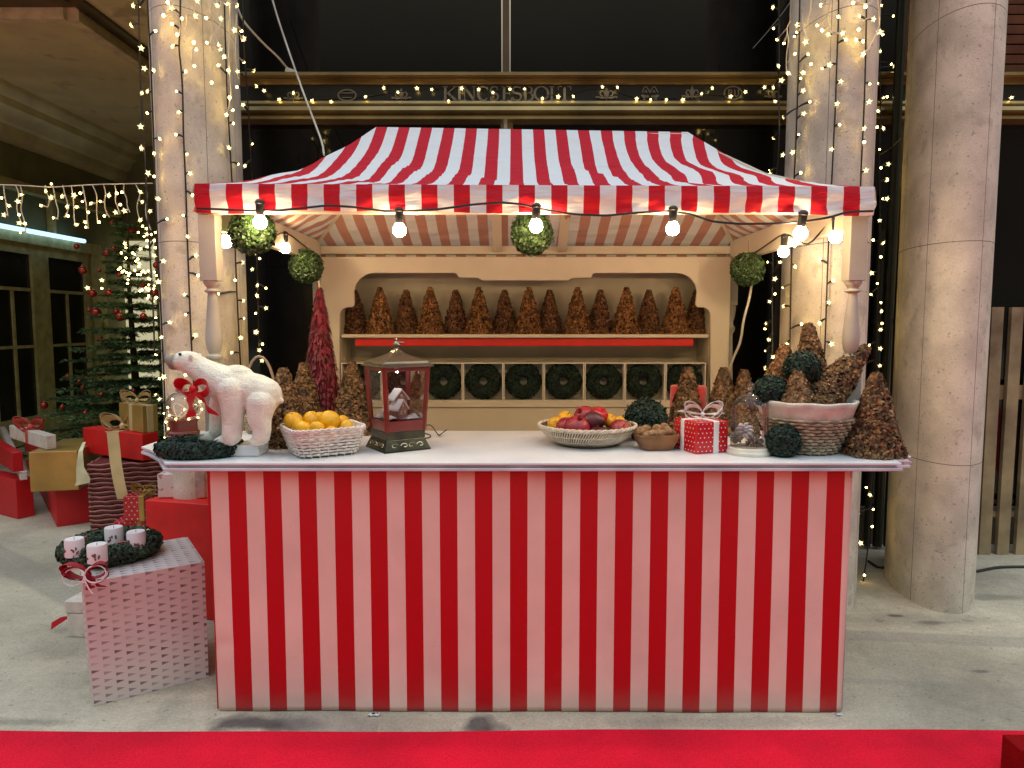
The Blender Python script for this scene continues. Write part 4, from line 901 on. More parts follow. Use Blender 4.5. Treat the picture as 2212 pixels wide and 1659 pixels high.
# ------------------------------------------------------------------ moss cones on the counter
def counter_cone(px, pyb, pyt, wpx, label, mat, seed, tilt=(0, 0), z=CT, zc=None, n=2000, name='moss_cone', grp='moss cones on the counter'):
    q = G(px, pyb, z) if zc is None else P(px, pyb, zc)
    zz = ZC(q); H = abs(pyb-pyt)*zz/F*1.01; r = wpx/2*zz/F
    o = moss_cone(name, H, r-.012, mat, seed, int(n*2.1), .0092); o.location = q; o.rotation_euler = (tilt[0], tilt[1], seed)
    if tilt != (0, 0): o.rotation_euler = (Matrix.Rotation(tilt[1], 3, 'Y') @ Matrix.Rotation(tilt[0], 3, 'X')).to_euler()
    return tag(o, label, 'moss cone', grp)
counter_cone(617, 962, 798, 100, 'tall brown moss cone on the counter against the rump of the polar bear', chip_c, 21)
counter_cone(660, 937, 786, 78, 'reddish brown moss cone half hidden behind the burgundy feather tree, on its left', chip_c, 22)
counter_cone(762, 936, 785, 92, 'brown moss cone between the burgundy feather tree and the red lantern', chip_c, 23)
counter_cone(1483, 934, 795, 76, 'brown moss cone directly behind the red dotted gift box', chip_c, 24)
counter_cone(1560, 936, 797, 74, 'brown moss cone behind the right edge of the dotted gift box', chip_c, 25)
counter_cone(1604, 938, 801, 62, 'brown moss cone seen just behind the glass cloche', chip_c, 26)
counter_cone(1886, 983, 808, 112, 'large brown moss cone alone at the right end of the counter', chip_c, 27, n=2600)
q = G(1492, 934, CT); q.y += 0; a = MB(); q.x = P(1492, 900, ZC(q)).x
hh = (934-836)*ZC(q)/F; a.lathe([(0, 0), (.083, 0), (.086, .004), (.086, hh-.008), (.083, hh), (0, hh)], 40); o = a.build('felt_drum', felt_red, None); o.location = (q.x, q.y+.06, CT+.001)
tag(o, 'orange red felt covered drum behind the moss cone at the right of the counter', 'box')
# ------------------------------------------------------------------ burgundy feather tree
q = G(697, 922, CT); H = (922-618)*ZC(q)/F*.985; r0 = .5*96*ZC(q)/F
R = random.Random(4); mb = MB(); prof = lambda t: (r0-.010)*(1-t)**.85+.012+.010*(1-t)
mb.lathe([(prof(i/10)*.86, H*.97*i/10) for i in range(11)], 14, m=1)
for k in range(1900):
    t = R.random()**1.25; a_ = R.uniform(0, 2*pi); rr = prof(t); out = Vector((math.cos(a_), math.sin(a_), 0))
    p0 = Vector((rr*out.x*.92, rr*out.y*.92, H*t)); fl = R.uniform(.05, .42); ln = R.uniform(.018, .034)
    d = (Vector((0, 0, -1))+out*fl+rnd_unit(R)*.25).normalized(); s_ = d.cross(out).normalized(); nn = s_.cross(d)
    w = R.uniform(.0035, .0065)
    pts = [p0, p0+d*ln*.4-nn*.001, p0+d*ln]
    e = [pts[0]-s_*w*.5, pts[0]+s_*w*.5, pts[1]-s_*w, pts[1]+s_*w, pts[2]+out*.003]
    e = [Vector((x.x, x.y, max(.0, x.z))) for x in e]
    mb.add(e, [(0, 1, 3, 2), (2, 3, 4)])
ft = thing('feather_tree', 'tall slim burgundy red feather tree standing on the counter', 'feather tree', q)
mb.build('feather_cone', [feath, M('burgundy_core', (.10, .003, .012), .9)], ft, ang=0)
a = MB(); a.tube([(0, 0, H-.01), (-.001, 0, H+.022)], [.006, .004], 8); a.ball((-.002, 0, H+.026), .007, 8); a.build('tip', M('cream_tip', (.7, .55, .38), .5), ft)
# ------------------------------------------------------------------ woven baskets
def weave(mb, path, z0, z1, rows, r, amp, posts, m=0, t0=0):
    """rows of strands going over and under the stakes; path(t, h) -> (x, y), t 0..1 round the basket"""
    for k in range(rows):
        h_ = (k+.5)/rows; n = posts*2; pts = []
        for i in range(n):
            t = (i+.0)/n; x, y = path(t, h_); x2, y2 = path((t+.002) % 1, h_); d = Vector((x2-x, y2-y, 0)).normalized(); nrm = Vector((d.y, -d.x, 0))
            off = amp*(1 if (i % 2 == 0) == (k % 2 == 0) else -1)
            pts.append(Vector((x, y, z0+(z1-z0)*h_))+nrm*off+Vector((0, 0, .0012*math.sin(i*2.3+k))))
        mb.tube(pts, r, 6, closed=True, m=m)
def stakes(mb, path, z0, z1, posts, r, m=0):
    for i in range(posts):
        t = (i+.5)/posts*1.0
        mb.tube([Vector((*path((i*2+.5)/(posts*2), 0), z0)), Vector((*path((i*2+.5)/(posts*2), 1), z1))], r, 5, m=m)
def rsq(t, a, b, rc):
    """rounded rectangle of half sides a, b; t 0..1"""
    s = (2*a+2*b)*2; L_ = t*s; segs = [(2*b, (a, -b), (0, 1)), (2*a, (a, b), (-1, 0)), (2*b, (-a, b), (0, -1)), (2*a, (-a, -b), (1, 0))]
    for l, p0, d in segs:
        if L_ <= l+1e-9: x, y = p0[0]+d[0]*L_, p0[1]+d[1]*L_; break
        L_ -= l
    k = max(abs(x/a), abs(y/b)); e_ = 6; den = (abs(x/a)**e_+abs(y/b)**e_)**(1/e_); return x/den, y/den
# white square basket with mandarins
pc, pr_, pl_ = G(683, 990, CT), G(783, 975, CT), G(622, 958, CT)
yaw = math.atan2((pr_-pc).y, (pr_-pc).x)
pc, pr_ = G(651, 993, CT), G(772, 978, CT); yawb = math.atan2((pr_-pc).y, (pr_-pc).x)*.8; aT, aB = .145, .112
c0 = pc+Vector((math.cos(yawb), math.sin(yawb), 0))*aB+Vector((-math.sin(yawb), math.cos(yawb), 0))*aB*.86; c0.y -= .03
bk = thing('wicker_basket', 'square white wicker basket of mandarins in front of the burgundy feather tree', 'basket', (c0.x, c0.y+.03, CT), rz=yawb)
Hb = .112
pth = lambda t, h: rsq(t, aB+(aT-aB)*h, (aB+(aT-aB)*h)*.86, .02)
mb = MB(); weave(mb, pth, .006, Hb-.008, 8, .0052, .0035, 26); stakes(mb, pth, .002, Hb-.004, 26, .003)
for k in range(2):
    n = 110; mb.tube([Vector((*pth(i/n, 1.03), Hb-.004+.005*math.sin(2*pi*i/5+k*pi)))+Vector((0, 0, 0)) for i in range(n)], .0052, 6, closed=True)
mb.build('basket_body', wick_w, bk, ang=0)
a = MB(); a.add([(*[c*.95 for c in pth(i/32, 0)], .004) for i in range(32)], [tuple(range(32))]); a.build('basket_floor', wick_w, bk)
a = MB(); a.add([(*[c*.9 for c in pth(i/32, .85)], Hb*.62) for i in range(32)], [tuple(range(32))]); a.build('lining', white_rib, bk)
def citrus(name, seed, r):
    R = random.Random(seed); mb = MB(); n, k = 20, 13; vs = []
    for i in range(k):
        th_ = pi*i/(k-1)
        for j in range(n):
            ph = 2*pi*j/n; rr = r*(1+.02*math.sin(ph*3+seed)+.012*math.sin(ph*5))
            z = -math.cos(th_)*.86; dim = .06*math.exp(-((th_-pi)/.25)**2)
            vs.append((rr*math.sin(th_)*math.cos(ph), rr*math.sin(th_)*math.sin(ph), r*(z-dim)))
    mb.add(vs, [(i*n+j, i*n+(j+1) % n, (i+1)*n+(j+1) % n, (i+1)*n+j) for i in range(k-1) for j in range(n)])
    mb.tube([(0, 0, r*.78), (0, 0, r*.83)], [.0035, .003], 7, m=1); return mb.build(name, [lemon, M('stem_brown', (.2, .13, .05), .8) if 'stem_brown' not in bpy.data.materials else bpy.data.materials['stem_brown']], ang=0)
cit = citrus('mandarin', 1, .036); fst = True
mand = [((633, 908), 0, 'at the left corner of the basket'), ((674, 909), 1, 'at the back left of the pile, above two small ones'), ((712, 910), 2, 'with stem scar, largest at the top of the heap'), ((741, 912), 3, 'half hidden at the rear right of the heap'),
        ((750, 925), 4, 'lying at the right end, tipped on its side'), ((655, 925), 5, 'small, front left of the heap, beside the corner one'), ((684, 926), 6, 'small, at the middle of the front row'), ((645, 919), 7, 'half hidden between the corner one and the small front left one'),
        ((692, 905), 8, 'barely showing between the two big rear ones'), ((714, 935), 9, 'lowest, just peeping over the front rim')]
for (px, py), k, lb in mand:
    sc_ = [1.05, 1.12, 1.22, .85, .95, .85, .86, .8, .9, .8][k]; base = Vector((c0.x, c0.y+.03, 0)); q = P(px, py, ZC(bk.location)+[.0, .05, .0, .06, .0, -.07, -.06, -.03, .07, -.04][k])
    o = place(cit, q, ([.4, 1.2, 1.15, .6, 1.4, .5, .3, .9, .2, .8][k], k*.7, k*1.3), sc_, first=fst); fst = False
    tag(o, 'mandarin %s' % lb, 'mandarin', 'mandarins in the white basket')
# ------------------------------------------------------------------ lantern with a winter scene
pf, prr, pll = G(831, 981, CT), G(914, 964, CT), G(783, 968, CT)
yl = math.atan2((prr-pf).y, (prr-pf).x); side = ((prr-pf).length+(pll-pf).length)/2
side = .205; yl = math.radians(33)
dirr = Vector((math.cos(yl), math.sin(yl), 0)); dirl = Vector((-math.sin(yl), math.cos(yl), 0)); lc = pf+(dirr+dirl)*side/2
ln_ = thing('lantern', 'red square glass lantern with pewter roof and a snowy cottage scene inside', 'lantern', lc, rz=yl)
Hs = lambda py, zc=ZC(pf)+.05: (981-py)*zc/F
def frust(mb, z0, z1, s0, s1, m=0):
    mb.add([(sx_*s0, sy_*s0, z0) for sx_, sy_ in ((-1, -1), (1, -1), (1, 1), (-1, 1))]+[(sx_*s1, sy_*s1, z1) for sx_, sy_ in ((-1, -1), (1, -1), (1, 1), (-1, 1))], [(3, 2, 1, 0), (4, 5, 6, 7), (0, 1, 5, 4), (1, 2, 6, 5), (2, 3, 7, 6), (3, 0, 4, 7)], m)
h = side/2; zb0, zb1, zg0, zg1, zr = Hs(955), Hs(938), Hs(915), Hs(803), Hs(790)
hb = h*.80                                     # body at its foot
a = MB(); frust(a, 0, .010, h, h*.98); frust(a, .010, zb0, h*.97, hb*1.02); frust(a, zb0, zb1, hb*1.03, hb*1.03); o = a.build('base', lant_base, ln_, smooth=False); bevel(o, .002, 2)
# scroll relief on the base
sm_ = M('polished_relief', (.62, .55, .36), .25, .9)
for rz_ in (0, -pi/2):
    a = MB(); Rm = Matrix.Rotation(rz_, 3, 'Z')
    for x0, d in ((-.055, 1), (-.012, -1), (.018, 1), (.058, -1)):
        pts = []
        for k in range(16):
            an = k/15*1.7*pi; rr = .017*(1-k/22); zz = zb0*.5+rr*math.sin(an)*.65; pts.append(Rm@Vector((x0+d*rr*math.cos(an), -(h*.97+(hb*1.02-h*.97)*(zz-.01)/(zb0-.01))-.001, zz)))
        a.tube(pts, .0022, 6)
    a.build('scroll_relief', sm_, ln_)
# tapered corner posts, rails and glass (wider at the top)
tp_ = h*.93; b_s = hb*.98
fr_ = MB(); w = .011
for sx_, sy_ in ((-1, -1), (1, -1), (1, 1), (-1, 1)):
    fr_.bar((sx_*b_s, sy_*b_s, zb1), (sx_*tp_, sy_*tp_, zg1+.012), w*1.5, w*1.5)
def side_quad(z, s): return [(-s, -s, z), (s, -s, z), (s, s, z), (-s, s, z)]
sz = lambda z: b_s+(tp_-b_s)*(z-zb1)/(zg1-zb1)
frust(fr_, zb1+.0005, zg0, b_s+.004, sz(zg0)+.004)
for i in range(4):
    A, B = side_quad(zg1, sz(zg1))[i], side_quad(zg1, sz(zg1))[(i+1) % 4]; fr_.bar(A, B, .012, .014)
o = fr_.build('frame', lant_red, ln_, smooth=False); bevel(o, .0015, 2)
for i in range(4):
    a = MB(); s0, s1 = sz(zg0), sz(zg1); A, B = side_quad(zg0, s0)[i], side_quad(zg0, s0)[(i+1) % 4]; C_, D_ = side_quad(zg1, s1)[(i+1) % 4], side_quad(zg1, s1)[i]
    a.add([A, B, C_, D_], [(0, 1, 2, 3)]); a.build('glass_pane', lant_glass, ln_, smooth=False)
a = MB(); hw = h*1.02
frust(a, zg1+.010, zg1+.016, hw*1.08, hw*1.08); frust(a, zg1+.016, zg1+.024, hw*1.0, hw*1.0); frust(a, zg1+.0242, zg1+.032, hw*.93, hw*.90)
zt0 = zg1+.032; rh = Hs(764)-zt0
for k in range(6):
    t0, t1 = k/6, (k+1)/6; f_ = lambda t: hw*.90*(1-t)**1.35+.014*t
    frust(a, zt0+rh*t0+.0001*k, zt0+rh*t1+.0001*k, f_(t0), f_(t1))
a.build('roof', lant_metal, ln_, smooth=False)
a = MB(); zz = zt0+rh; a.lathe([(.014, zz-.004), (.018, zz), (.012, zz+.006), (.008, zz+.012), (.014, zz+.018), (.015, zz+.025), (.010, zz+.034), (.006, zz+.040), (.009, zz+.045), (.004, zz+.052), (0, zz+.054)], 16); a.tube([(0, 0, zz+.034), (.028, -.012, zz+.032)], .0035, 8); a.build('finial', lant_metal, ln_)
# winter scene
a = MB(); n = 18; s_ = sz(zg0)-.006
vs = [(-s_+2*s_*i/n, -s_+2*s_*j/n, zg0+.003+.010*math.sin(i*.6)*math.sin(j*.5)+.006*max(0, math.sin(i*.35+j*.3))+.004) for j in range(n+1) for i in range(n+1)]
a.add(vs, [(j*(n+1)+i, j*(n+1)+i+1, (j+1)*(n+1)+i+1, (j+1)*(n+1)+i) for j in range(n) for i in range(n)]); a.build('snow_bed', snow, ln_)
brick_h = M('tiny_brick', (.42, .24, .18), .8, var=.2, vs=60)
def cottage(x, y, w, d, hh, rz_, roof):
    a = MB(); Rm = Matrix.Rotation(rz_, 3, 'Z'); T = Vector((x, y, zg0+.006))
    pr = [(-w, 0), (w, 0), (w, hh), (0, hh+w*1.05), (-w, hh)]
    vs = [T+Rm@Vector((u, -d, v)) for u, v in pr]+[T+Rm@Vector((u, d, v)) for u, v in pr]
    a.add(vs, [(0, 1, 2, 3, 4), (9, 8, 7, 6, 5)]+[(i, i+5, (i+1) % 5+5, (i+1) % 5) for i in range(5)]); c = a.build('cottage', brick_h, ln_, smooth=False)
    a = MB()
    for s1 in (-1, 1):
        p0, p1 = Vector((s1*w*1.35, 0, hh-w*.35)), Vector((0, 0, hh+w*1.12)); m_2 = (p0+p1)/2
        vs = []
        for yy in (-d*1.2, d*1.2):
            for q in (p0, p1): vs += [T+Rm@(q+Vector((0, yy, 0))), T+Rm@(q+Vector((0, yy, .007)))]
        a.add(vs, [(0, 1, 3, 2), (4, 6, 7, 5), (1, 5, 7, 3), (0, 2, 6, 4), (0, 4, 5, 1), (2, 3, 7, 6)])
    a.build('cottage_roof', roof, c, smooth=False)
    a = MB(); 
    for u in (-.4, .4): a.box(T+Rm@Vector((u*w, -d-.001, hh*.55)), (w*.42, .002, hh*.4), rz=rz_)
    a.box(T+Rm@Vector((0, -d-.001, hh+w*.35)), (w*.35, .002, w*.4), rz=rz_)
    a.build('cottage_window', M('tiny_window', (.75, .7, .6), .5) if 'tiny_window' not in bpy.data.materials else bpy.data.materials['tiny_window'], c)
cottage(.0, -.012, .028, .022, .040, .5, snow); cottage(.012, .018, .030, .022, .078, .2, snow); cottage(-.04, .012, .014, .014, .03, .9, snow)
a = MB(); a.ball((.0, -.0, zg1-.012), .006, 10); a.build('inner_lamp', EM('lantern_lamp', (1, .93, .85), 160), ln_)
a = MB(); a.box((.022, .030, zg0+.115), (.012, .012, .03)); a.build('chimney', lant_red, ln_)
pine = MB(); R = random.Random(6)
for k in range(200):
    t = R.random(); an = R.uniform(0, 2*pi); rr = .016*(1-t); chip(pine, Vector((-.045+rr*math.cos(an), -.03+rr*math.sin(an), zg0+.004+.035*t)), Vector((math.cos(an), math.sin(an), .3)).normalized(), .004, R)
pine.build('miniature_bush', M('ochre_bush', (.30, .20, .06), .8), ln_)
# its cable
z_ = CT+.004
wire('lantern_cable', [G(905, 945, z_), G(925, 947, z_), G(933, 940, z_), G(912, 935, z_), G(903, 934, z_), Vector((G(905, 930, z_).x+.02, 3.30, z_+.015)), Vector((G(935, 925, z_).x, 3.33, z_+.045)), G(945, 938, z_), G(950, 941, z_+.01), Vector((G(958, 935, z_).x, 3.26, z_+.008)), Vector((G(968, 930, z_).x, 3.3, z_+.015))], .0028, M('brown_cable', (.06, .035, .02), .5), 'thin brown cable curling on the counter beside the lantern')
# ------------------------------------------------------------------ fruit bowl
fb0 = G(1268, 958, CT); zc_ = ZC(fb0); rr_ = 104*zc_/F
bwl = thing('fruit_bowl', 'wide coiled cream straw bowl of fruit in the middle of the counter', 'bowl', (fb0.x, fb0.y, CT))
Hb = .082; prf = [(rr_*.50, .004), (rr_*.60, .006), (rr_*.78, .026), (rr_*.90, .050), (rr_*.97, Hb-.008), (rr_, Hb)]
a = MB(); a.lathe([(0, .003)]+prf+[(rr_-.006, Hb-.002), (rr_*.9, .052), (rr_*.75, .03), (rr_*.5, .012), (0, .010)], 48); a.build('bowl_shell', coil_k, bwl)
a = MB()
for i in range(108):
    an = 2*pi*i/108
    pts = [Vector(((r_+.002)*math.cos(an+.25*t), (r_+.002)*math.sin(an+.25*t), z)) for t, (r_, z) in enumerate(prf[1:])]
    pts = [Vector(((r_+.002)*math.cos(an+.22*z/Hb), (r_+.002)*math.sin(an+.22*z/Hb), z)) for r_, z in prf[1:-1]]
    a.tube(pts, .0032, 5)
a.build('stitching', coil_c, bwl, ang=0)
a = MB(); n = 150
for k in range(2): a.tube([Vector(((rr_+.002*math.cos(2*pi*i/6+k*pi))*math.cos(2*pi*i/n), (rr_+.002*math.cos(2*pi*i/6+k*pi))*math.sin(2*pi*i/n), Hb+.004*math.sin(2*pi*i/6+k*pi))) for i in range(n)], .0052, 6, closed=True)
for r_, z in prf[1:-1]: a.tube([Vector(((r_+.0005)*math.cos(2*pi*i/60), (r_+.0005)*math.sin(2*pi*i/60), z)) for i in range(60)], .0035, 5, closed=True)
a.build('rim', coil_c, bwl, ang=0)
def roundfruit(name, mat, r, kind, seed):
    mb = MB(); n, k = 22, 14; vs = []
    for i in range(k):
        th_ = pi*i/(k-1)
        for j in range(n):
            ph = 2*pi*j/n; rr = r*(1+.025*math.sin(ph*2+seed)*math.sin(th_)); z = math.cos(th_)*-.93
            rad = math.sin(th_)
            if kind == 'pear': z = z*1.25; rad *= (1-.38*max(0, -math.cos(th_))**1.0) if True else 1
            if kind == 'apple': z *= .95; z -= .22*math.exp(-((th_-pi)/.35)**2); z += .10*math.exp(-(th_/.4)**2)
            vs.append((rr*rad*math.cos(ph), rr*rad*math.sin(ph), r*z*(1 if kind != 'pear' else 1)))
    mb.add(vs, [(i*n+j, i*n+(j+1) % n, (i+1)*n+(j+1) % n, (i+1)*n+j) for i in range(k-1) for j in range(n)])
    sm = bpy.data.materials['stem_brown']
    if kind == 'pom':
        for j in range(6): an = 2*pi*j/6; mb.tube([(.006*math.cos(an), .006*math.sin(an), r*.9), (.009*math.cos(an), .009*math.sin(an), r*1.12), (.013*math.cos(an), .013*math.sin(an), r*1.2)], [.004, .003, .0008], 5)
    else: mb.tube([(0, 0, r*.7), (.003, 0, r*1.12)], .0016, 6, m=1)
    return mb.build(name, [mat, sm], ang=0)
zz = zc_
fruits = [('pomegranate', pom, .056, 'pom', (1246, 926), -.09, (.5, .2, 0), 'large pink red pomegranate at the front left of the fruit bowl'), ('pomegranate', pom, .046, 'pom', (1223, 924), -.02, (1, .9, 0), 'pomegranate at the left of the bowl, behind the big pink one'),
          ('plum', beet, .046, 'pear', (1283, 911), -.06, (1.2, 1.1, .6), 'dark maroon pear shaped fruit at the middle of the fruit bowl'), ('plum', beet, .033, 'apple', (1289, 936), -.10, (.3, 0, 0), 'small dark round fruit at the centre front of the bowl'),
          ('pomegranate', pom, .050, 'pom', (1263, 901), .03, (.6, -.7, 0), 'brownish red pomegranate behind the dark maroon one'), ('apple', apple, .041, 'apple', (1294, 897), -.0, (.5, .4, 0), 'bright red apple topmost in the fruit bowl'),
          ('pomegranate', pom, .046, 'apple', (1339, 928), -.08, (.7, .5, 0), 'pink red fruit at the front right of the bowl'), ('yellow_fruit', lemon, .034, 'apple', (1199, 917), .02, (1.2, .4, 0), 'yellow fruit at the left rim of the fruit bowl'),
          ('yellow_fruit', lemon, .036, 'apple', (1222, 904), .05, (.5, .4, 0), 'yellow fruit higher at the rear left of the bowl'), ('yellow_fruit', lemon, .034, 'apple', (1317, 909), .06, (.5, .4, 0), 'yellow fruit right of the bright red apple'),
          ('yellow_fruit', lemon, .032, 'apple', (1337, 914), .04, (.9, .4, 0), 'yellow fruit nearest the right rim of the fruit bowl'), ('walnut', walnut, .022, 'apple', (1355, 923), .0, (.9, .4, 0), 'pale brown nut at the right rim of the fruit bowl'),
          ('pomegranate', pom, .040, 'pom', (1270, 922), .02, (.6, -.7, 0), 'pomegranate mostly hidden under the dark maroon fruit')]
for nm, mt, r, kd, (px, py), dz, rt, lb in fruits:
    o = roundfruit(nm, mt, r, kd, int(px)); o.location = P(px, py, zz+dz); o.rotation_euler = rt; tag(o, lb, nm.replace('_', ' '), 'fruit in the straw bowl')
# ------------------------------------------------------------------ green moss balls on the counter
def mball(px, py, rpx, z, lb, seed, zc=None, flat=1.0, n=2300):
    q = G(px, py+rpx*.93, CT) if zc is None else P(px, py, zc)
    zz = ZC(q); r = rpx*zz/F; o = leaf_ball('moss_ball', r, leaf_dk, seed, int(n*1.8), .0085, flat=flat)
    o.location = (q.x, q.y, CT+r*flat*.96) if zc is None else q; return tag(o, lb, 'moss ball', 'dark green moss balls')
mball(1395, 908, 44, 0, 'dark green moss ball behind the walnut bowl', 31, n=3000)
mball(1691, 954, 34, 0, 'dark green moss ball on the counter in front of the tall wicker basket', 32)
# lying wreath at the left end
q = YP(431, 962, 2.765); w_ = wreath_mesh('moss_wreath', .118, .048, leaf_dk, 41, 7500, .010, .62, False); w_.location = (q.x, q.y, CT+.033); w_.scale = (.98, .80, 1)
tag(w_, 'dark green moss wreath lying flat at the left end of the counter', 'wreath')
# ------------------------------------------------------------------ walnut bowl
q = G(1416, 970, CT); bz = thing('nut_bowl', 'small square brown wooden bowl of walnuts left of the dotted gift', 'bowl', (q.x, q.y, CT), rz=math.radians(8))
a = MB(); n = 40; prof = [(.052, 0), (.060, .006), (.080, .040), (.086, .062), (.083, .066), (.076, .060), (.068, .030), (.05, .012)]
vs = []
for s_, z in prof:
    for i in range(n): x, y = rsq(i/n, s_, s_*.80, .01); vs.append((x, y, z))
a.add(vs, [(i*n+j, i*n+(j+1) % n, (i+1)*n+(j+1) % n, (i+1)*n+j) for i in range(len(prof)-1) for j in range(n)]+[tuple(reversed(range(n))), tuple((len(prof)-1)*n+k for k in range(n))])
a.build('bowl_shell', wood_b, bz, ang=50)
def nut():
    mb = MB(); n, k = 18, 12; vs = []
    for i in range(k):
        th_ = pi*i/(k-1)
        for j in range(n):
            ph = 2*pi*j/n; rr = .0195*(1+.07*math.exp(-(math.sin(ph)/.18)**2)+.03*math.sin(ph*7+i)); vs.append((rr*math.sin(th_)*math.cos(ph), rr*math.sin(th_)*math.sin(ph), -.0225*math.cos(th_)))
    mb.add(vs, [(i*n+j, i*n+(j+1) % n, (i+1)*n+(j+1) % n, (i+1)*n+j) for i in range(k-1) for j in range(n)]); return mb.build('walnut', walnut, ang=0)
nt_ = nut(); nl = [(1383, 933, 0, 'at the left corner of the bowl'), (1396, 928, .05, 'at the rear left, second from left'), (1409, 938, -.05, 'at the front, left of centre'), (1419, 927, .03, 'topmost, behind the centre'), (1429, 938, -.03, 'just right of the bowl centre'), (1442, 932, -.01, 'large, at the right end'), (1453, 937, .0, 'against the right rim'), (1421, 939, -.02, 'lowest, low in the middle of the heap'), (1398, 940, -.05, 'at front left against the rim'), (1436, 926, .06, 'at the rear right')]
for i, (px, py, dz, lb) in enumerate(nl): o = place(nt_, P(px, py, ZC(q)+dz), (i, i*1.7, i*.6), 1.0+.15*math.sin(i*3), first=(i == 0)); tag(o, 'walnut %s' % lb, 'walnut', 'walnuts in the wooden bowl')
# ------------------------------------------------------------------ gift boxes
def ribbed_box(name, label, p0, yaw, wR, wL, H, mat, rib=None, ribw=.03, bowc=None, cat='gift box', group=None, bands='both', bows=.07, bv=.006, z0=None, puff=0, rpos=.5, lpos=.5):
    """box whose front bottom corner is p0; wR runs along yaw, wL runs back-left at right angles"""
    d1 = Vector((math.cos(yaw), math.sin(yaw), 0)); d2 = Vector((-math.sin(yaw), math.cos(yaw), 0)); c = Vector(p0)+d1*wR/2+d2*wL/2
    t = thing(name, label, cat, c, rz=yaw, group=group)
    a = MB(); n = 8
    a.box((0, 0, H/2), (wR, wL, H)); o = a.build('wrapped_box', mat, t, ang=30); bevel(o, bv, 3)
    if mat is dots_m:
        a = MB(); sp = .021 if H < .13 else .034; rd = sp*.15
        for fi, (fw, fh) in enumerate(((wR, H), (wL, H), (wR, wL), (wR, H), (wL, H))):
            nu_, nv_ = int(fw/sp), int(fh/sp*1.1)
            for iu in range(nu_+1):
                for iv in range(nv_+1):
                    u_ = (iu+.5+.5*(iv % 2))*fw/(nu_+.8)-fw/2; w_ = (iv+.6)*fh/(nv_+1.1)-fh/2
                    if abs(u_) > fw/2-rd*2 or abs(w_) > fh/2-rd*2: continue
                    nn = [Vector((0, -1, 0)), Vector((-1, 0, 0)), Vector((0, 0, 1)), Vector((0, 1, 0)), Vector((1, 0, 0))][fi]
                    ce = [Vector((u_, -wL/2, H/2+w_)), Vector((-wR/2, u_, H/2+w_)), Vector((u_, w_, H)), Vector((u_, wL/2, H/2+w_)), Vector((wR/2, u_, H/2+w_))][fi]+nn*.0005
                    e1 = nn.orthogonal().normalized(); e2 = nn.cross(e1); k_ = iu*1.3+iv
                    a.add([ce+(e1*math.cos(2*pi*q_i/10+k_)+e2*math.sin(2*pi*q_i/10+k_))*rd*(1 if q_i % 2 else .72) for q_i in range(10)], [tuple(range(10))])
        a.build('printed_dots', dot_w, o, smooth=False)
    if rib:
        e_ = .0016
        if bands in ('both', 'x'):     # band over the front and the back
            a = MB(); x = wR*(rpos-.5); a.box((x, 0, H/2), (ribw, wL+2*e_, H+2*e_)); bevel(a.build('ribbon_band', rib, t), bv*.8, 2)
        if bands in ('both', 'y'):
            a = MB(); y = wL*(lpos-.5); a.box((0, y, H/2), (wR+2*e_+.001, ribw, H+2*e_+.001)); bevel(a.build('ribbon_band', rib, t), bv*.8, 2)
        if bowc is not None:
            a = MB(); x = wR*(rpos-.5); y = wL*(lpos-.5); bow(a, (x, y, H+bows*.25), bows, ribw*.9, Matrix.Rotation(-yaw, 3, 'Z'), bowc, 2); a.build('bow', rib, t)
    return t
pf = G(1503, 982, CT)
ribbed_box('gift_box', 'red white dotted gift box with white ribbon and bow right of the walnut bowl', pf, math.radians(19), .150, .165, .128, dots_m, white_rib, .027, ((-1.3, .2), (1.1, .05)), bows=.072, bands='both', rpos=.62, lpos=.6)
# ------------------------------------------------------------------ glass cloche with cones
q = G(1617, 980, CT); s_ = ZC(q)/F; cl = thing('glass_cloche', 'glass bell cloche with frosted pine cones on a white base', 'cloche', (q.x, q.y, CT))
r = 46*s_; a = MB(); a.lathe([(0, 0), (r*.98, 0), (r, .004), (r, .012), (r*.96, .016), (r*.94, .020), (r*.94, .026), (r*.9, .030), (0, .030)], 40); a.build('base', M('white_wood_base', (.74, .70, .60), .5), cl)
rg = r*.84; hg = (965-850)*s_
prof = [(rg, .031)]+[(rg*(1+.015*math.sin(pi*k/4)), .031+(hg-rg)*k/4) for k in range(1, 5)]+[(rg*math.cos(a_), .031+hg-rg+rg*math.sin(a_)*.95) for a_ in [pi/2*k/9 for k in range(1, 9)]]+[(.008, .031+hg-.002), (.007, .031+hg+.006)]
a = MB(); a.lathe(prof, 48)
a.f = [f for f in a.f if len(f) == 4]; a.m = [0]*len(a.f); a.build('glass_dome', clear, cl, ang=0)
a = MB(); zt = .031+hg; a.lathe([(.008, zt-.001), (.010, zt+.004), (.006, zt+.008), (.008, zt+.012), (.015, zt+.020), (.0165, zt+.028), (.013, zt+.037), (.004, zt+.043), (0, zt+.044)], 20); a.build('glass_knob', clear, cl, ang=0)
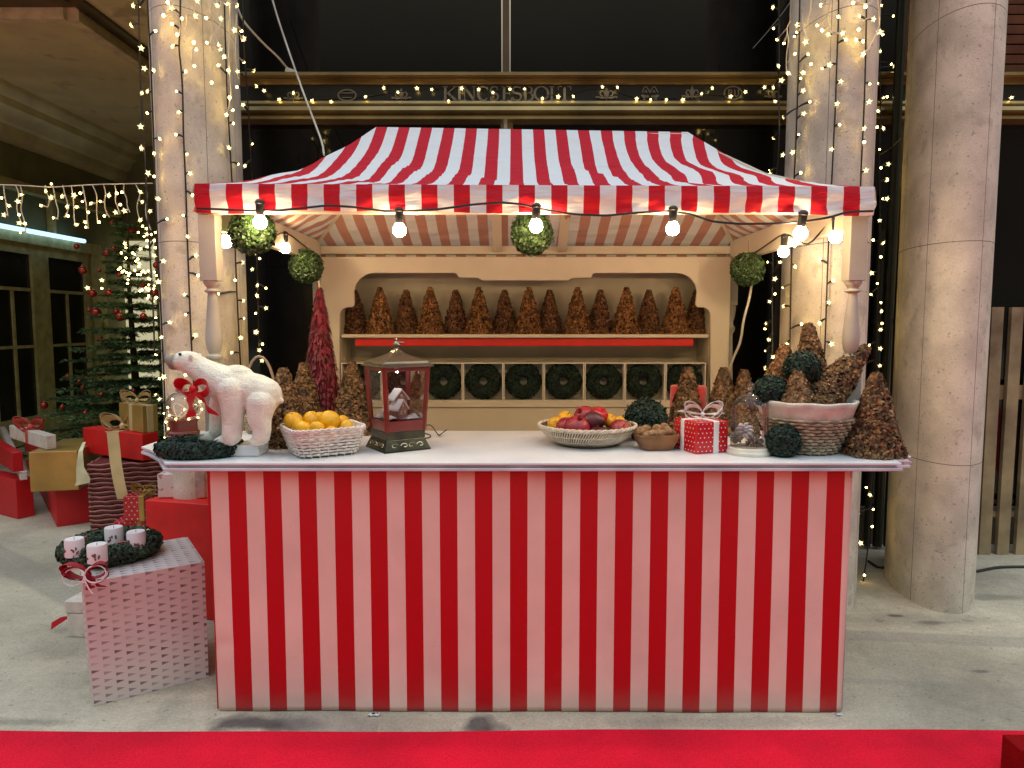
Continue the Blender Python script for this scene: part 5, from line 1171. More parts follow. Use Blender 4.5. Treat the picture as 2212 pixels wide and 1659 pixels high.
def pinecone(name, r, H, mat, seed, rows=7):
    mb = MB(); R = random.Random(seed); mb.ball((0, 0, 0), r*.36, 10, sc=(1, 1, H/r*.9))
    for k in range(rows):
        t = k/(rows-1); z = -H+2*H*t; rad = r*math.sqrt(max(.05, 1-(2*t-.9)**2*.85)); n = max(4, int(8*rad/r))
        for i in range(n):
            an = 2*pi*(i+.5*(k % 2))/n; o_ = Vector((math.cos(an), math.sin(an), 0)); tdir = Vector((-o_.y, o_.x, 0)); up = Vector((0, 0, .2+.7*t))
            p0 = o_*rad*.35+Vector((0, 0, z)); p1 = o_*rad*.8+Vector((0, 0, z))+up*.006; p2 = o_*rad*1.15+Vector((0, 0, z))+up*.015; w = rad*.25
            vs = []
            for pp, ww in ((p0, w*.5), (p1, w), (p2, w*.55)): vs += [pp-tdir*ww, pp+tdir*ww, pp+tdir*ww+Vector((0, 0, .003)), pp-tdir*ww+Vector((0, 0, .003))]
            mb.add(vs, [(4*i_+k_, 4*i_+(k_+1) % 4, 4*i_+4+(k_+1) % 4, 4*i_+4+k_) for i_ in range(2) for k_ in range(4)]+[(8, 9, 10, 11)])
    return mb.build(name, mat, None, smooth=False)
frost = M('frosted_scale', (.82, .83, .88), .6, var=.2, vs=30); grey_s = M('grey_scale', (.50, .46, .40), .7, var=.3, vs=40)
for px, py, r_, h_, rt, mt, lb in ((1608, 928, .030, .024, (2.2, .3, 0), frost, 'white tipped pine cone, the upper one inside the cloche'), (1627, 957, .031, .026, (1.35, .5, .4), grey_s, 'greyish pine cone, the lower right one inside the cloche'), (1592, 946, .024, .02, (.4, -.6, 0), grey_s, 'half hidden pine cone at the left inside the cloche')):
    o = pinecone('pine_cone', r_, h_, mt, int(px)); o.location = P(px, py, ZC(q)); o.rotation_euler = rt; tag(o, lb, 'pine cone', 'pine cones under the cloche')
# ------------------------------------------------------------------ tall wicker basket with cones
q = G(1742, 975, CT); q.y += .02; s_ = ZC(q)/F; rT, rB = 97*s_, 63*s_; Hk = (975-866)*s_
tb = thing('wicker_basket', 'tall round wicker basket with pale cloth lining, filled with moss cones', 'basket', (q.x, q.y, CT))
pth2 = lambda t, h: ((rB+(rT-rB)*h)*math.cos(2*pi*t), (rB+(rT-rB)*h)*math.sin(2*pi*t))
mb = MB(); weave(mb, pth2, .004, Hk*.72, 11, .0058, .0062, 24); stakes(mb, pth2, .002, Hk, 24, .0042); mb.build('basket_body', wick_g, tb, ang=0)
a = MB(); a.lathe([(0, .006), (rB*.96, .006)]+[((rB+(rT-rB)*h)*.955, .006+Hk*h*.98) for h in (.3, .6, .9)], 40); a.f = a.f; a.build('dark_inside', core_br, tb)
a = MB(); n = 96; rows = []
for k, (h, o_) in enumerate(((.66, .008), (.72, .011), (.82, .010), (.93, .011), (1.0, .012), (1.03, .004), (1.0, -.006), (.8, -.012))):
    for i in range(n):
        an = 2*pi*i/n; rr = rB+(rT-rB)*h+o_+.0022*math.sin(an*17+h*9)+.0016*math.sin(an*7-h*14); z = Hk*h+(.004*math.sin(an*5)+.003*math.sin(an*11) if k < 2 else .0015*math.sin(an*9)); rows.append((rr*math.cos(an), rr*math.sin(an), z))
a.add(rows, [(i*n+j, i*n+(j+1) % n, (i+1)*n+(j+1) % n, (i+1)*n+j) for i in range(7) for j in range(n)]); a.build('cloth_lining', cloth, tb, ang=0)
zb = ZC(q)
grp = 'moss cones in the tall basket'
def incone(px, py, px2, py2, w, dz, lb, seed, mt=chip_c):
    A = P(px, py, zb+dz); B = P(px2, py2, zb+dz*.8); d = B-A; H = d.length; r = w/2*(zb+dz)/F
    o = moss_cone('moss_cone', H, r-.012, mt, seed, 4000, .0092); o.location = A; o.rotation_mode = 'QUATERNION'; o.rotation_quaternion = d.to_track_quat('Z', 'Y'); tag(o, lb, 'moss cone', grp)
chip_r = M('rust_brown_moss', (.30, .135, .045), .75, var=.3, vs=30, island=.5)
incone(1674, 880, 1697, 746, 76, .06, 'rust brown moss cone at the back left of the tall basket', 51, chip_r)
incone(1758, 880, 1745, 700, 88, .09, 'upright moss cone, the highest one in the tall basket', 52)
incone(1758, 878, 1872, 750, 96, -.02, 'moss cone leaning far to the right out of the tall basket', 53)
incone(1722, 882, 1724, 802, 70, -.09, 'short moss cone at the front of the tall basket', 54)
mball(1733, 796, 36, 0, 'dark green moss ball in the basket between the upright cones', 33, zc=zb-.03)
mball(1664, 846, 34, 0, 'dark green moss ball at the left rim of the tall basket', 34, zc=zb-.04)
# ------------------------------------------------------------------ snow globe and the basket behind the bear
q = G(396, 938, CT); s_ = ZC(q)/F; sg = thing('snow_globe', 'snow globe with red base and clear glass behind the left paw of the bear', 'snow globe', (q.x, q.y, CT))
rg = 33*s_; a = MB(); a.lathe([(0, 0), (rg*1.0, 0), (rg*1.02, .012), (rg*.9, .02), (rg*.86, .055), (rg*.95, .065), (rg*.95, .072), (0, .074)], 32); a.build('base', M('globe_base_red', (.12, .015, .01), .4), sg)
a = MB(); a.ball((0, 0, .072+rg*.86), rg, 28); a.build('glass_globe', clear, sg, ang=0)
a = MB(); zt = .072+rg*1.84; a.lathe([(rg*.42, zt), (rg*.40, zt+.008), (rg*.25, zt+.014), (rg*.12, zt+.026), (0, zt+.040)], 6); a.build('finial', M('globe_cap_red', (.32, .12, .09), .4), sg)
a = MB(); a.lathe([(.02, .074), (.018, .08), (.006, .088), (.007, .11), (.003, .125), (0, .13)], 10, (0, 0, 0)); a.ball((.012, -.01, .085), .01, 8); a.ball((-.014, -.006, .085), .009, 8); a.build('figure_group', M('cream_figure', (.6, .48, .38), .5), sg)
q = Vector((P(574, 850, 3.42).x, 3.33, CT)); hb_ = thing('handle_basket', 'wicker basket whose arched handle rises behind the back of the bear', 'basket', q, rz=.2)
rr = .075; p3 = lambda t, h: (rr*(.8+.2*h)*math.cos(2*pi*t), rr*(.62+.2*h)*math.sin(2*pi*t))
mb = MB(); weave(mb, p3, .004, .09, 8, .005, .003, 18); stakes(mb, p3, .002, .09, 18, .003); mb.build('basket_body', wick_g, hb_, ang=0)
hz = P(574, 769, ZC(q)).z-CT; a = MB(); a.tube([Vector((rr*math.cos(pi*k/14)*(1.0 if k not in (0, 14) else 1), 0, .06+(hz-.06)*math.sin(pi*k/14)**.8)) for k in range(15)], .0065, 8); a.build('handle', M('handle_wood', (.36, .29, .2), .6), hb_)
# ------------------------------------------------------------------ gifts on the ground, left
def gift(name, label, corner, base, yaw, xR, xL, ytop, mat, **kw):
    """front bottom corner at a photo point on height base; widths chosen so the side corners reach columns xR and xL"""
    p = G(corner[0], corner[1], base)
    d1 = Vector((math.cos(yaw), math.sin(yaw), 0)); d2 = Vector((-math.sin(yaw), math.cos(yaw), 0))
    def reach(d, x):
        lo, hi = 0, 3
        f = lambda t: CX+F*(p+d*t).x/ZC(p+d*t)-x
        s0 = f(0)
        for _ in range(40):
            m = (lo+hi)/2
            if (f(m) > 0) == (s0 > 0): lo = m
            else: hi = m
        return hi
    wR = reach(d1, xR); wL = min(kw.pop('maxL', 9), reach(d2, xL)); H = YP(corner[0], ytop, p.y).z-base
    wR = min(kw.pop('maxR', 9), wR)
    t = ribbed_box(name, label, p, yaw, wR, wL, H, mat, **kw); return t, p, base+H
gg = 'gifts piled on the ground at the left'
rad = math.radians
# rear-left pile
_, _, h1 = gift('gift_box', 'plain red box on the ground under the gold box, left pile', (123, 1139), 0, rad(38), 195, 44, 1056, red_paper, group=gg)
_, _, h2 = gift('gift_box', 'large matt gold box lying across the red box in the left pile', (66, 1063), h1+.002, rad(12), 171, 32, 977, gold_paper, group=gg, maxL=.62)
_, _, h0 = gift('gift_box', 'red box cut off by the left edge of the photo, on the ground', (38, 1122), 0, rad(60), 75, -75, 1036, red_paper, group=gg, maxR=.3)
_, _, h3 = gift('gift_box', 'flat figured brown and white parcel on the leftmost red box', (43, 1038), h0+.002, rad(38), 60, -60, 1019, pat_paper, group=gg)
gift('gift_box', 'small white box with wide red band at the left edge of the photo', (32, 1019), h3+.002, rad(45), 46, -20, 978, M('white_satin_paper', (.72, .70, .72), .4), rib=red_rib, ribw=.07, bands='x', group=gg)
gift('gift_box', 'flat white patterned gift with red ribbon and bow on the gold box', (100, 972), h2+.002, rad(50), 123, 21, 941, white_paper, rib=M('coral_ribbon', (.62, .10, .08), .5), ribw=.07, bowc=((-.7, .1), (.6, .1)), bows=.10, bands='y', lpos=.5, group=gg)
# rattan box stack
rat, pr0, h4 = gift('wicker_box', 'big dark red wicker box with gold ribbon hanging over its front', (200, 1152), 0, rad(12), 352, 186, 1003, wick_r, cat='wicker box', group=gg, maxL=.5)
for ch in rat.children:                        # horizontal and woven ribs on its faces
    dx, dy, dz = ch.dimensions
    vs_ = [v.co for v in ch.data.vertices]; X_ = max(v.x for v in vs_); Y_ = max(v.y for v in vs_); H_ = max(v.z for v in vs_)
mb = MB(); nr = 15
pale_r = M('pale_wicker_edge', (.50, .20, .17), .6, var=.15)
for k in range(nr):
    z = H_*(k+.5)/nr; pts = []
    for sgn, (ax, ay, bx_, by_) in enumerate((((-X_), -Y_, X_, -Y_), (X_, -Y_, X_, Y_), (X_, Y_, -X_, Y_), (-X_, Y_, -X_, -Y_))):
        L_ = math.hypot(bx_-ax, by_-ay); n = max(4, int(L_/.035)); nx_, ny_ = (by_-ay)/L_, -(bx_-ax)/L_
        for i in range(n):
            t = i/n; o_ = .003+.004*(1 if (i+k) % 2 else -1); pts.append((ax+(bx_-ax)*t+nx_*o_, ay+(by_-ay)*t+ny_*o_, z+.004*math.sin(i*1.7+k)))
    mb.tube(pts, .0125, 6, closed=True)
    mb.tube([(p_[0]*1.03, p_[1]*1.045, p_[2]+.0135) for p_ in pts], .0065, 5, closed=True, m=1)
mb.build('woven_strands', [wick_r, pale_r], rat, ang=0)
rb, pr1, h5 = gift('gift_box', 'red gift with two gold ribbons on top of the wicker box', (309, 996), h4+.022, rad(62), 345, 181, 938, red_paper2, rib=gold_rib, ribw=.075, bands='y', lpos=.43, bowc=((-.9, -.1), (.5, .1)), bows=.13, group=gg)
a = MB(); p = G(247, 1001, h4+.02); p.y -= .02; zt = h5
q0 = YP(242, 934, p.y); ribbon(a, [YP(238, 932, p.y+.08), YP(243, 934, p.y-.005), YP(246, 960, p.y-.012), YP(250, 1000, p.y-.035), YP(257, 1040, p.y-.05), YP(262, 1062, p.y-.06), YP(266, 1078, p.y-.05)], (1, 0, 0), .082, .001)
o = a.build('hanging_ribbon', gold_rib); o.parent = rb; o.matrix_parent_inverse = (Matrix.Translation(rb.location) @ Matrix.Rotation(rb.rotation_euler.z, 4, 'Z')).inverted()
a = MB(); ribbon(a, [YP(182, 955, p.y+.1), YP(174, 975, p.y+.02), YP(173, 1010, p.y), YP(180, 1036, p.y), YP(178, 1046, p.y)], (1, .2, .2), [.02, .03, .05, .09, .10], .001)
o = a.build('hanging_ribbon', cream_rib); o.parent = rb; o.matrix_parent_inverse = (Matrix.Translation(rb.location) @ Matrix.Rotation(rb.rotation_euler.z, 4, 'Z')).inverted()
gift('gift_box', 'shiny gold gift with pale ribbons and bow, topmost of the stack on the wicker box', (309, 936), h5+.002, rad(52), 343, 259, 877, gold_paper, rib=gold_rib, ribw=.05, bowc=((-.9, .1), (.9, .1)), bows=.10, group=gg)
# small gifts in front
p3_ = G(252, 1195, 0)
_, _, h7 = gift('gift_box', 'red dotted gift box with gold band just behind the candle wreath', (248, 1178), 0, rad(8), 316, 242, 1126, dots_m, rib=gold_paper, ribw=.03, bowc=((-.5, .1), (.5, .1)), bows=.05, bands='x', rpos=.8, group=gg, maxL=.2)
gift('gift_box', 'small upright red dotted gift with gold band and yellow bow', (268, 1127), h7+.002, rad(8), 313, 262, 1073, dots_m, rib=gold_paper, ribw=.035, bowc=((-.6, .2), (.6, .2)), bows=.075, bands='x', rpos=.86, group=gg, maxL=.16)
# tree patterned box
def tree_paper():
    m = M('tree_print_paper', (.70, .60, .57), .5, var=.04, vs=3, bump=.15, bs=5); N, L, b, src = colour_link(m)
    uvn = N.new('ShaderNodeUVMap'); s = N.new('ShaderNodeSeparateXYZ'); L.new(uvn.outputs[0], s.inputs[0])
    def mth(op, a, b_=None, v=None):
        x = N.new('ShaderNodeMath'); x.operation = op
        if isinstance(a, float): x.inputs[0].default_value = a
        else: L.new(a, x.inputs[0])
        if b_ is not None: L.new(b_, x.inputs[1])
        if v is not None: x.inputs[1].default_value = v
        return x.outputs[0]
    u = mth('DIVIDE', s.outputs[0], v=.041); col_ = mth('FLOOR', u); fu = mth('FRACT', u)
    odd = mth('MULTIPLY', mth('MODULO', col_, v=2.0), v=.5)
    v_ = mth('ADD', mth('DIVIDE', s.outputs[1], v=.031), odd); row = mth('FLOOR', v_); fv = mth('FRACT', v_)
    # wedge: wide at fu=.15, point at fu=.85
    half = mth('MULTIPLY', mth('SUBTRACT', mth('MULTIPLY', fu, v=-1.0), v=-.84), v=.34)
    dv = mth('ABSOLUTE', mth('SUBTRACT', fv, v=.5)); ins = mth('LESS_THAN', dv, half); ins = mth('MULTIPLY', ins, mth('GREATER_THAN', fu, v=.14))
    cmb = N.new('ShaderNodeCombineXYZ'); L.new(col_, cmb.inputs[0]); L.new(row, cmb.inputs[1]); wn_ = N.new('ShaderNodeTexWhiteNoise'); wn_.noise_dimensions = '2D'; L.new(cmb.outputs[0], wn_.inputs['Vector'])
    str_ = mth('MULTIPLY', ins, mth('MULTIPLY_ADD', wn_.outputs['Value'], v=.6))
    ma = N.new('ShaderNodeMath'); ma.operation = 'MULTIPLY_ADD'; L.new(wn_.outputs['Value'], ma.inputs[0]); ma.inputs[1].default_value = .65; ma.inputs[2].default_value = .25
    fac = mth('MULTIPLY', ins, ma.outputs[0])
    x = N.new('ShaderNodeMix'); x.data_type = 'RGBA'; L.new(fac, x.inputs[0]); L.new(src, x.inputs[6]); x.inputs[7].default_value = (.10, .055, .06, 1); L.new(x.outputs[2], b.inputs['Base Color']); return m
tp = tree_paper()
pc = G(200, 1527, 0); pr_ = G(451, 1463, 0); yw = math.atan2((pr_-pc).y, (pr_-pc).x); wR = (pr_-pc).length
HB = YP(191, 1258, pc.y).z; wL = .42
d1 = Vector((math.cos(yw), math.sin(yw), 0)); d2 = Vector((-math.sin(yw), math.cos(yw), 0)); c = pc+d1*wR/2+d2*wL/2
big = thing('gift_box', 'big pale pink gift box printed with little trees, carrying the candle wreath', 'gift box', c, rz=yw, group=gg)
vs, fs, uv = [], [], []
def face(p00, p10, p11, p01, w, h_, uo=0):
    b0 = len(vs); n = 14
    for j in range(n+1):
        for i in range(n+1):
            s_, t_ = i/n, j/n; a_ = Vector(p00).lerp(Vector(p10), s_); b_ = Vector(p01).lerp(Vector(p11), s_); q = a_.lerp(b_, t_)
            vs.append(q); uv.append((s_*w+uo, t_*h_))
    for j in range(n):
        for i in range(n): k = b0+j*(n+1)+i; fs.append((k, k+1, k+n+2, k+n+1))
x_, y_ = wR/2, wL/2
face((-x_, -y_, 0), (x_, -y_, 0), (x_, -y_, HB), (-x_-.012, -y_-.004, HB), wR, HB); face((-x_, y_, 0), (-x_, -y_, 0), (-x_-.012, -y_-.004, HB), (-x_-.01, y_, HB), wL, HB, .3)
face((x_, -y_, 0), (x_, y_, 0), (x_, y_, HB), (x_, -y_, HB), wL, HB, .1); face((x_, y_, 0), (-x_, y_, 0), (-x_-.01, y_, HB), (x_, y_, HB), wR, HB)
face((-x_-.012, -y_-.004, HB), (x_, -y_, HB), (x_, y_, HB), (-x_-.01, y_, HB), wR, wL)
mb = MB(); mb.add(vs, fs); o = mb.build('wrapped_box', tp, big, uv=uv, ang=35)
big.location.z = .001
# big red box behind it, with two parcels on top
pa = G(444, 1200, HB*.0); 
p_r = YP(449, 1090, 3.02); p_l = YP(312, 1079, 3.62); zt_ = p_l.z
yw2 = math.atan2(p_r.y-p_l.y, p_r.x-p_l.x)
pR = G(449, 1102, .76); pL = G(313, 1083, .76)
yw2 = math.radians(-14)
ztop = .60
A = G(313, 1080, ztop); Bq = A+Vector((math.cos(yw2), math.sin(yw2), 0))*.75
rbx = ribbed_box('gift_box', 'big plain red box beside the stall with two parcels on its top', (A.x, A.y, 0), yw2, .62, .45, ztop, red_paper2, group=gg)
hT = ztop+.002
gift('gift_box', 'small pinkish white gift with printed trees on the big red box', (341, 1076), hT, rad(4), 402, 336, 1024, pat_paper, rib=None, group=gg, maxL=.14)
a_, _, _ = gift('gift_box', 'tall crinkled silver pink parcel leaning at the stall on the big red box', (408, 1078), hT, rad(10), 444, 398, 1000, silver_pink, group=gg, maxL=.12)
# ------------------------------------------------------------------ advent wreath
zc_a = ZC(pc)+.12; q = G(232, 1206, HB); s_ = ZC(q)/F
aw_ = thing('advent_wreath', 'advent wreath with four white candles and red bow on the printed box', 'wreath', (q.x+.0, q.y+.03, HB+.045), group=None)
wm = wreath_mesh('fir_wreath', .145, .052, M('wreath_fir', (.035, .065, .03), .7, var=.3, vs=30, island=.6), 61, 6500, .0095, .72, False); wm.parent = aw_
cm_ = M('white_candle', (.80, .74, .74), .45, var=.04); pr_m = M('brown_print', (.22, .07, .06), .7)
for (px, py) in ((162, 1200), (211, 1213), (247, 1173), (295, 1183)):
    zq = HB+.055; cpos = G(px, py, zq)-aw_.location; hq = 36*s_; rq = 18.3*s_
    a = MB(); a.lathe([(0, 0), (rq, 0), (rq, hq-.004), (rq*.94, hq), (rq*.35, hq-.003), (0, hq-.004)], 28, (cpos.x, cpos.y, cpos.z)); c_ = a.build('candle', cm_, aw_)
    a = MB(); a.tube([(cpos.x, cpos.y, cpos.z+hq-.004), (cpos.x+.001, cpos.y, cpos.z+hq+.006)], .0012, 5); a.build('wick', black_rub, c_)
    a = MB(); R = random.Random(px)
    for k in range(9):
        an = -pi/2+R.uniform(-.9, .9); zz_ = cpos.z+R.uniform(.25, .55)*hq; rr = rq+.0012; a.ball((cpos.x+rr*math.cos(an), cpos.y+rr*math.sin(an), zz_), .0045, 6, sc=(1, .35, R.uniform(.6, 1.6)))
    a.build('printed_motif', pr_m, c_)
R = random.Random(9); bm_ = M('berry', (.40, .05, .04), .3)
for k in range(22):
    an = R.uniform(0, 2*pi); rr = .145+R.uniform(-.035, .035); a = MB(); a.ball((rr*math.cos(an), rr*math.sin(an), .034), R.uniform(.006, .011), 8); a.build('berry', bm_ if k % 5 else gold_rib, aw_)
a = MB(); bp_ = G(198, 1240, HB+.05)-aw_.location; bow(a, (bp_.x, bp_.y-.02, bp_.z+.01), .075, .034, Matrix.Rotation(.1, 3, 'Z') @ Matrix.Rotation(.35, 3, 'X'), ((-.1, -1.0), (.45, -.9)), 2, 5); a.build('bow', M('velvet_bow', (.30, .004, .018), .7), aw_)
a = MB()
for d in (-1, 1):
    pts = [Vector((bp_.x+d*.078*(1-math.cos(2*pi*k/12))/2*1.05, bp_.y-.045, bp_.z+.01+.033*math.sin(2*pi*k/12)+.012*d*(1-math.cos(2*pi*k/12))/2)) for k in range(13)]; a.tube(pts, .0028, 5)
a.tube([(bp_.x, bp_.y-.05, bp_.z), (bp_.x+.015, bp_.y-.05, bp_.z-.035), (bp_.x+.03, bp_.y-.048, bp_.z-.06)], .0025, 5); a.build('bow_edge', white_rib, aw_)
# small present on the ground behind the printed box
_, _, hs = gift('gift_box', 'small white present tied with a dark red ribbon, on the ground behind the printed box', (146, 1376), 0, rad(-6), 205, 140, 1325, white_paper, rib=red_rib, ribw=.05, bands='y', lpos=.3, group=gg, maxL=.3)
gift('gift_box', 'small white present with red stripes stacked on the ribboned one behind the printed box', (140, 1325), hs+.002, rad(-4), 205, 133, 1298, white_paper, rib=red_rib, ribw=.02, bands='y', lpos=.7, group=gg, maxL=.3)
a = MB(); p = G(150, 1345, .04); ribbon(a, [p+Vector((0, 0, .03)), p+Vector((-.03, -.02, .02)), p+Vector((-.07, -.03, -.005))], (0, .3, 1), [.01, .03, .035]); o = a.build('ribbon_tail', red_rib, None, tuple(p)); tag(o, 'dark red ribbon end sticking out left of the two small white presents', 'ribbon')
# ------------------------------------------------------------------ fir tree
tx, ty = P(288, 900, 7.1).x, 7.1
HT = YP(284, 455, ty).z
fir = thing('fir_tree', 'tall decorated fir tree with red baubles behind the gifts at left', 'tree', (tx, ty, 0))
a = MB(); a.tube([(0, 0, 0), (.01, 0, HT*.35), (-.012, 0, HT*.7), (0, 0, HT)], [.05, .038, .02, .006], 10); a.build('trunk', bark, fir)
R = random.Random(12); tw = MB(); nd = MB()
def needles(p0, p1, n, ln):
    d = p1-p0; L_ = d.length; d.normalize(); s_ = d.cross(Vector((0, 0, 1))); s_ = s_.normalized() if s_.length > 1e-3 else Vector((1, 0, 0)); u_ = s_.cross(d)
    for k in range(n):
        t = (k+R.random())/n; b_ = p0+d*L_*t; an = R.uniform(0, 2*pi); o_ = (s_*math.cos(an)+u_*math.sin(an)*.55+d*.75).normalized(); l = ln*R.uniform(.7, 1.2)*(1-.3*t)
        w = o_.cross(rnd_unit(R)).normalized()*.0055
        nd.add([b_-w, b_+w, b_+o_*l+w*.3, b_+o_*l-w*.3], [(0, 1, 2, 3)])
z = .42
while z < HT-.10:
    t = z/HT; RL_ = .14+1.22*(1-t)**1.7; nb = int(7+6*(1-t))
    for i in range(nb):
        an = 2*pi*(i+R.random()*.7)/nb; ln = RL_*R.uniform(.72, 1.1); o_ = Vector((math.cos(an), math.sin(an), 0)); zz = z+R.uniform(-.04, .04)
        up = .25*(t-.35); pts = [Vector((0, 0, zz)), o_*ln*.5+Vector((0, 0, zz+ln*(up-.02))), o_*ln+Vector((0, 0, zz+ln*(up-.04)))]
        tw.tube(pts, [.010*(1-t)+.003, .006, .0025], 4)
        for s0 in range(2): needles(pts[s0], pts[s0+1], int(80*ln)+8, .055)
        side_ = Vector((-o_.y, o_.x, 0)); ns = int(ln*11)+2
        for j in range(1, ns):
            f_ = j/ns; b_ = pts[0].lerp(pts[1], min(1, f_*2)) if f_ < .5 else pts[1].lerp(pts[2], f_*2-1)
            for sg_ in (-1, 1):
                l2 = ln*.36*(1-f_*.6)*R.uniform(.6, 1.15); e_ = b_+(o_*.62+side_*sg_*.75+Vector((0, 0, R.uniform(-.22, .05)))).normalized()*l2
                tw.tube([b_, e_], [.003, .0015], 3); needles(b_, e_, int(85*l2)+5, .048)
    z += .105+.03*(1-t)
tw.build('branches', bark, fir, ang=0); nd.build('needles', needle, fir, ang=0, smooth=False)
bc = [(1285, 590, 50), (1090, 510, 25), (745, 735, 30), (1040, 800, 40), (1110, 760, 35), (805, 970, 42), (965, 970, 20), (1155, 1015, 25), (900, 1195, 42), (1060, 1190, 38), (935, 1380, 52), (865, 1355, 22), (1130, 1370, 30), (1170, 1420, 48), (1395, 1415, 35), (980, 1620, 22), (1390, 1110, 30), (1500, 1190, 45), (1520, 920, 35)]
bc = [(x*.2222, 368.6+y*.2222, r*.2222) for x, y, r in bc]+[(x*.2445, 811+y*.2445, r*.2445) for x, y, r in ((595, 15, 28), (730, 10, 18), (700, 50, 18), (730, 110, 22), (895, 170, 25), (1180, 135, 18), (390, 262, 38), (550, 280, 25), (755, 335, 30), (635, 395, 22))]
bau = MB().ball((0, 0, 0), 1, 20); bau.lathe([(0, .98), (.2, .97), (.2, 1.15), (0, 1.16)], 10, m=1); bau.tube([(0, 0, 1.1), (.1, 0, 1.35), (0, 0, 1.5), (-.1, 0, 1.35), (0, 0, 1.1)], .03, 5, m=1)
bau0 = bau.build('bauble', [bauble_m, gold_rib], None, ang=60)
posw = lambda px, py: ('upper' if py < 600 else 'middle' if py < 800 else 'lower')+(' left' if px < 180 else ' centre' if px < 250 else ' right')
for i, (px, py, r) in enumerate(bc):
    hgt = YP(px, py, ty).z; d_ = max(.1, (.14+1.2*(1-min(1, hgt/HT))**1.7)*.85); off = math.sqrt(max(0, d_**2-(P(px, py, 7).x-tx)**2))
    zc_ = 7.1-off*.75; q = P(px, py, zc_); rr = r*zc_/F*.92
    o = place(bau0, q, (.1, .1, i), rr, first=(i == 0))
    sz_ = 'big' if r > 9 else 'medium' if r > 6 else 'small'
    o['cx'] = 0; del o['cx']
    tag(o, None, 'bauble', 'red baubles on the fir tree')
    near = ['above', 'left of', 'right of', 'below']
    bc[i] = (px, py, r, o, sz_)
srt = sorted(range(len(bc)), key=lambda k: bc[k][1])
cnt_w = ['topmost', '2nd', '3rd', '4th', '5th', '6th', '7th', '8th', '9th', '10th', '11th', '12th', '13th', '14th', '15th', '16th', '17th', '18th', '19th', '20th', '21st', '22nd', '23rd', '24th', '25th', '26th', '27th', '28th', 'lowest']
for n_, k in enumerate(srt):
    px, py, r, o, sz_ = bc[k]; w_ = cnt_w[n_]
    o['label'] = '%s red bauble at the %s of the fir tree, %s' % (sz_, posw(px, py), w_ if w_ in ('topmost', 'lowest') else '%s from the top' % w_)
# ------------------------------------------------------------------ fairy lights
def star_mesh(r=.0145, th=.006):
    mb = MB(); vs = [(0, -th, 0), (0, th, 0)]
    for k in range(10):
        a_ = pi/2+pi*k/5; rr = r if k % 2 == 0 else r*.45; vs.append((rr*math.cos(a_), 0, rr*math.sin(a_)))
    fs = []
    for k in range(10): j = (k+1) % 10; fs += [(0, 2+k, 2+j), (1, 2+j, 2+k)]
    mb.add(vs, fs); return mb
sm__ = star_mesh(.0165, .005); sm__.ball((0, 0, 0), .0062, 8, m=1)
star0 = sm__.build('lamp', [led_m, led_s], None, smooth=False)
dot0 = MB().ball((0, 0, 0), .0058, 10).build('lamp', led_s, None)
holder0 = MB(); holder0.tube([(0, 0, .008), (0, 0, .034)], [.0052, .0045], 8); icic_h = M('translucent_sleeve', (.78, .70, .52), .5)
used = {'s': False, 'd': False}
RL2 = random.Random(33)
def lamp(kind, parent, pos, org_, sc_=1.0):
    src = star0 if kind == 's' else dot0
    if not used[kind]: o = src; used[kind] = True
    else: o = src.copy(); COL.objects.link(o)
    o.parent = parent; o.location = Vector(pos)-Vector(org_); o.rotation_euler = (RL2.uniform(-.8, .8), RL2.uniform(-.5, .5), RL2.uniform(-.8, .8)); o.scale = (sc_,)*3
    return o
def light_string(label, spine, lamps, mat=dgreen_cab, r=.0042, kinds='s', name='fairy_light_string', grp='fairy light strings', stalk=True, sc_=1.0, smooth_n=2):
    """spine: world points of the wire; lamps: world points"""
    o0 = Vector(spine[0]); t = thing(name, label, 'fairy lights', o0, group=grp)
    p = [Vector(q) for q in spine]
    for _ in range(smooth_n):
        n_ = [p[0]]
        for i in range(len(p)-1): n_ += [p[i].lerp(p[i+1], .25), p[i].lerp(p[i+1], .75)]
        p = n_+[p[-1]]
    a = MB(); a.tube(p, r, 5, m=0)
    for i, q in enumerate(lamps):
        q = Vector(q); k_ = kinds[i % len(kinds)]
        if stalk:
            c = min(p, key=lambda z_: (z_-q).length)
            if (c-q).length < .5: a.tube([c, c.lerp(q, .45)+Vector((0, 0, .004)), q], [r*.8, r*1.3, r*1.5], 5)
        lamp(k_, t, q+(q-O).normalized()*-.004, o0, sc_*RL2.uniform(.8, 1.15)*(1 if k_ == 's' else 1))
    a.build('wire', mat, t, o0); return t
def cz(l, sx_, ox_, sy_, oy_): return [(ox_+x*sx_, oy_+y*sy_) for x, y in l]
z1 = lambda l: cz(l, .2666, 0, .2666, 0); z1b = lambda l: cz(l, .2222, 0, .2222, 368.6); zc560 = lambda l: cz(l, .2467, 412.9, .2467, 412.9)
zb4 = lambda l: cz(l, .18666, 324.4, .18666, 707.8); zr = lambda l: cz(l, .2666, 1658.9, .2666, 0); zr2 = lambda l: cz(l, .25, 1437.7, .25, 368.65); zr3 = lambda l: cz(l, .2167, 1511.5, .2167, 678.3); zlr = lambda l: cz(l, .2, 1843.3, .2, 1032.2)
def colstring(label, key, spx, leds, off=.02, **kw):
    spine = [col_hit(x, y, key, off) for x, y in spx]
    return light_string(label, spine, [col_hit(x, y, key, off+.012) for x, y in leds], **kw)
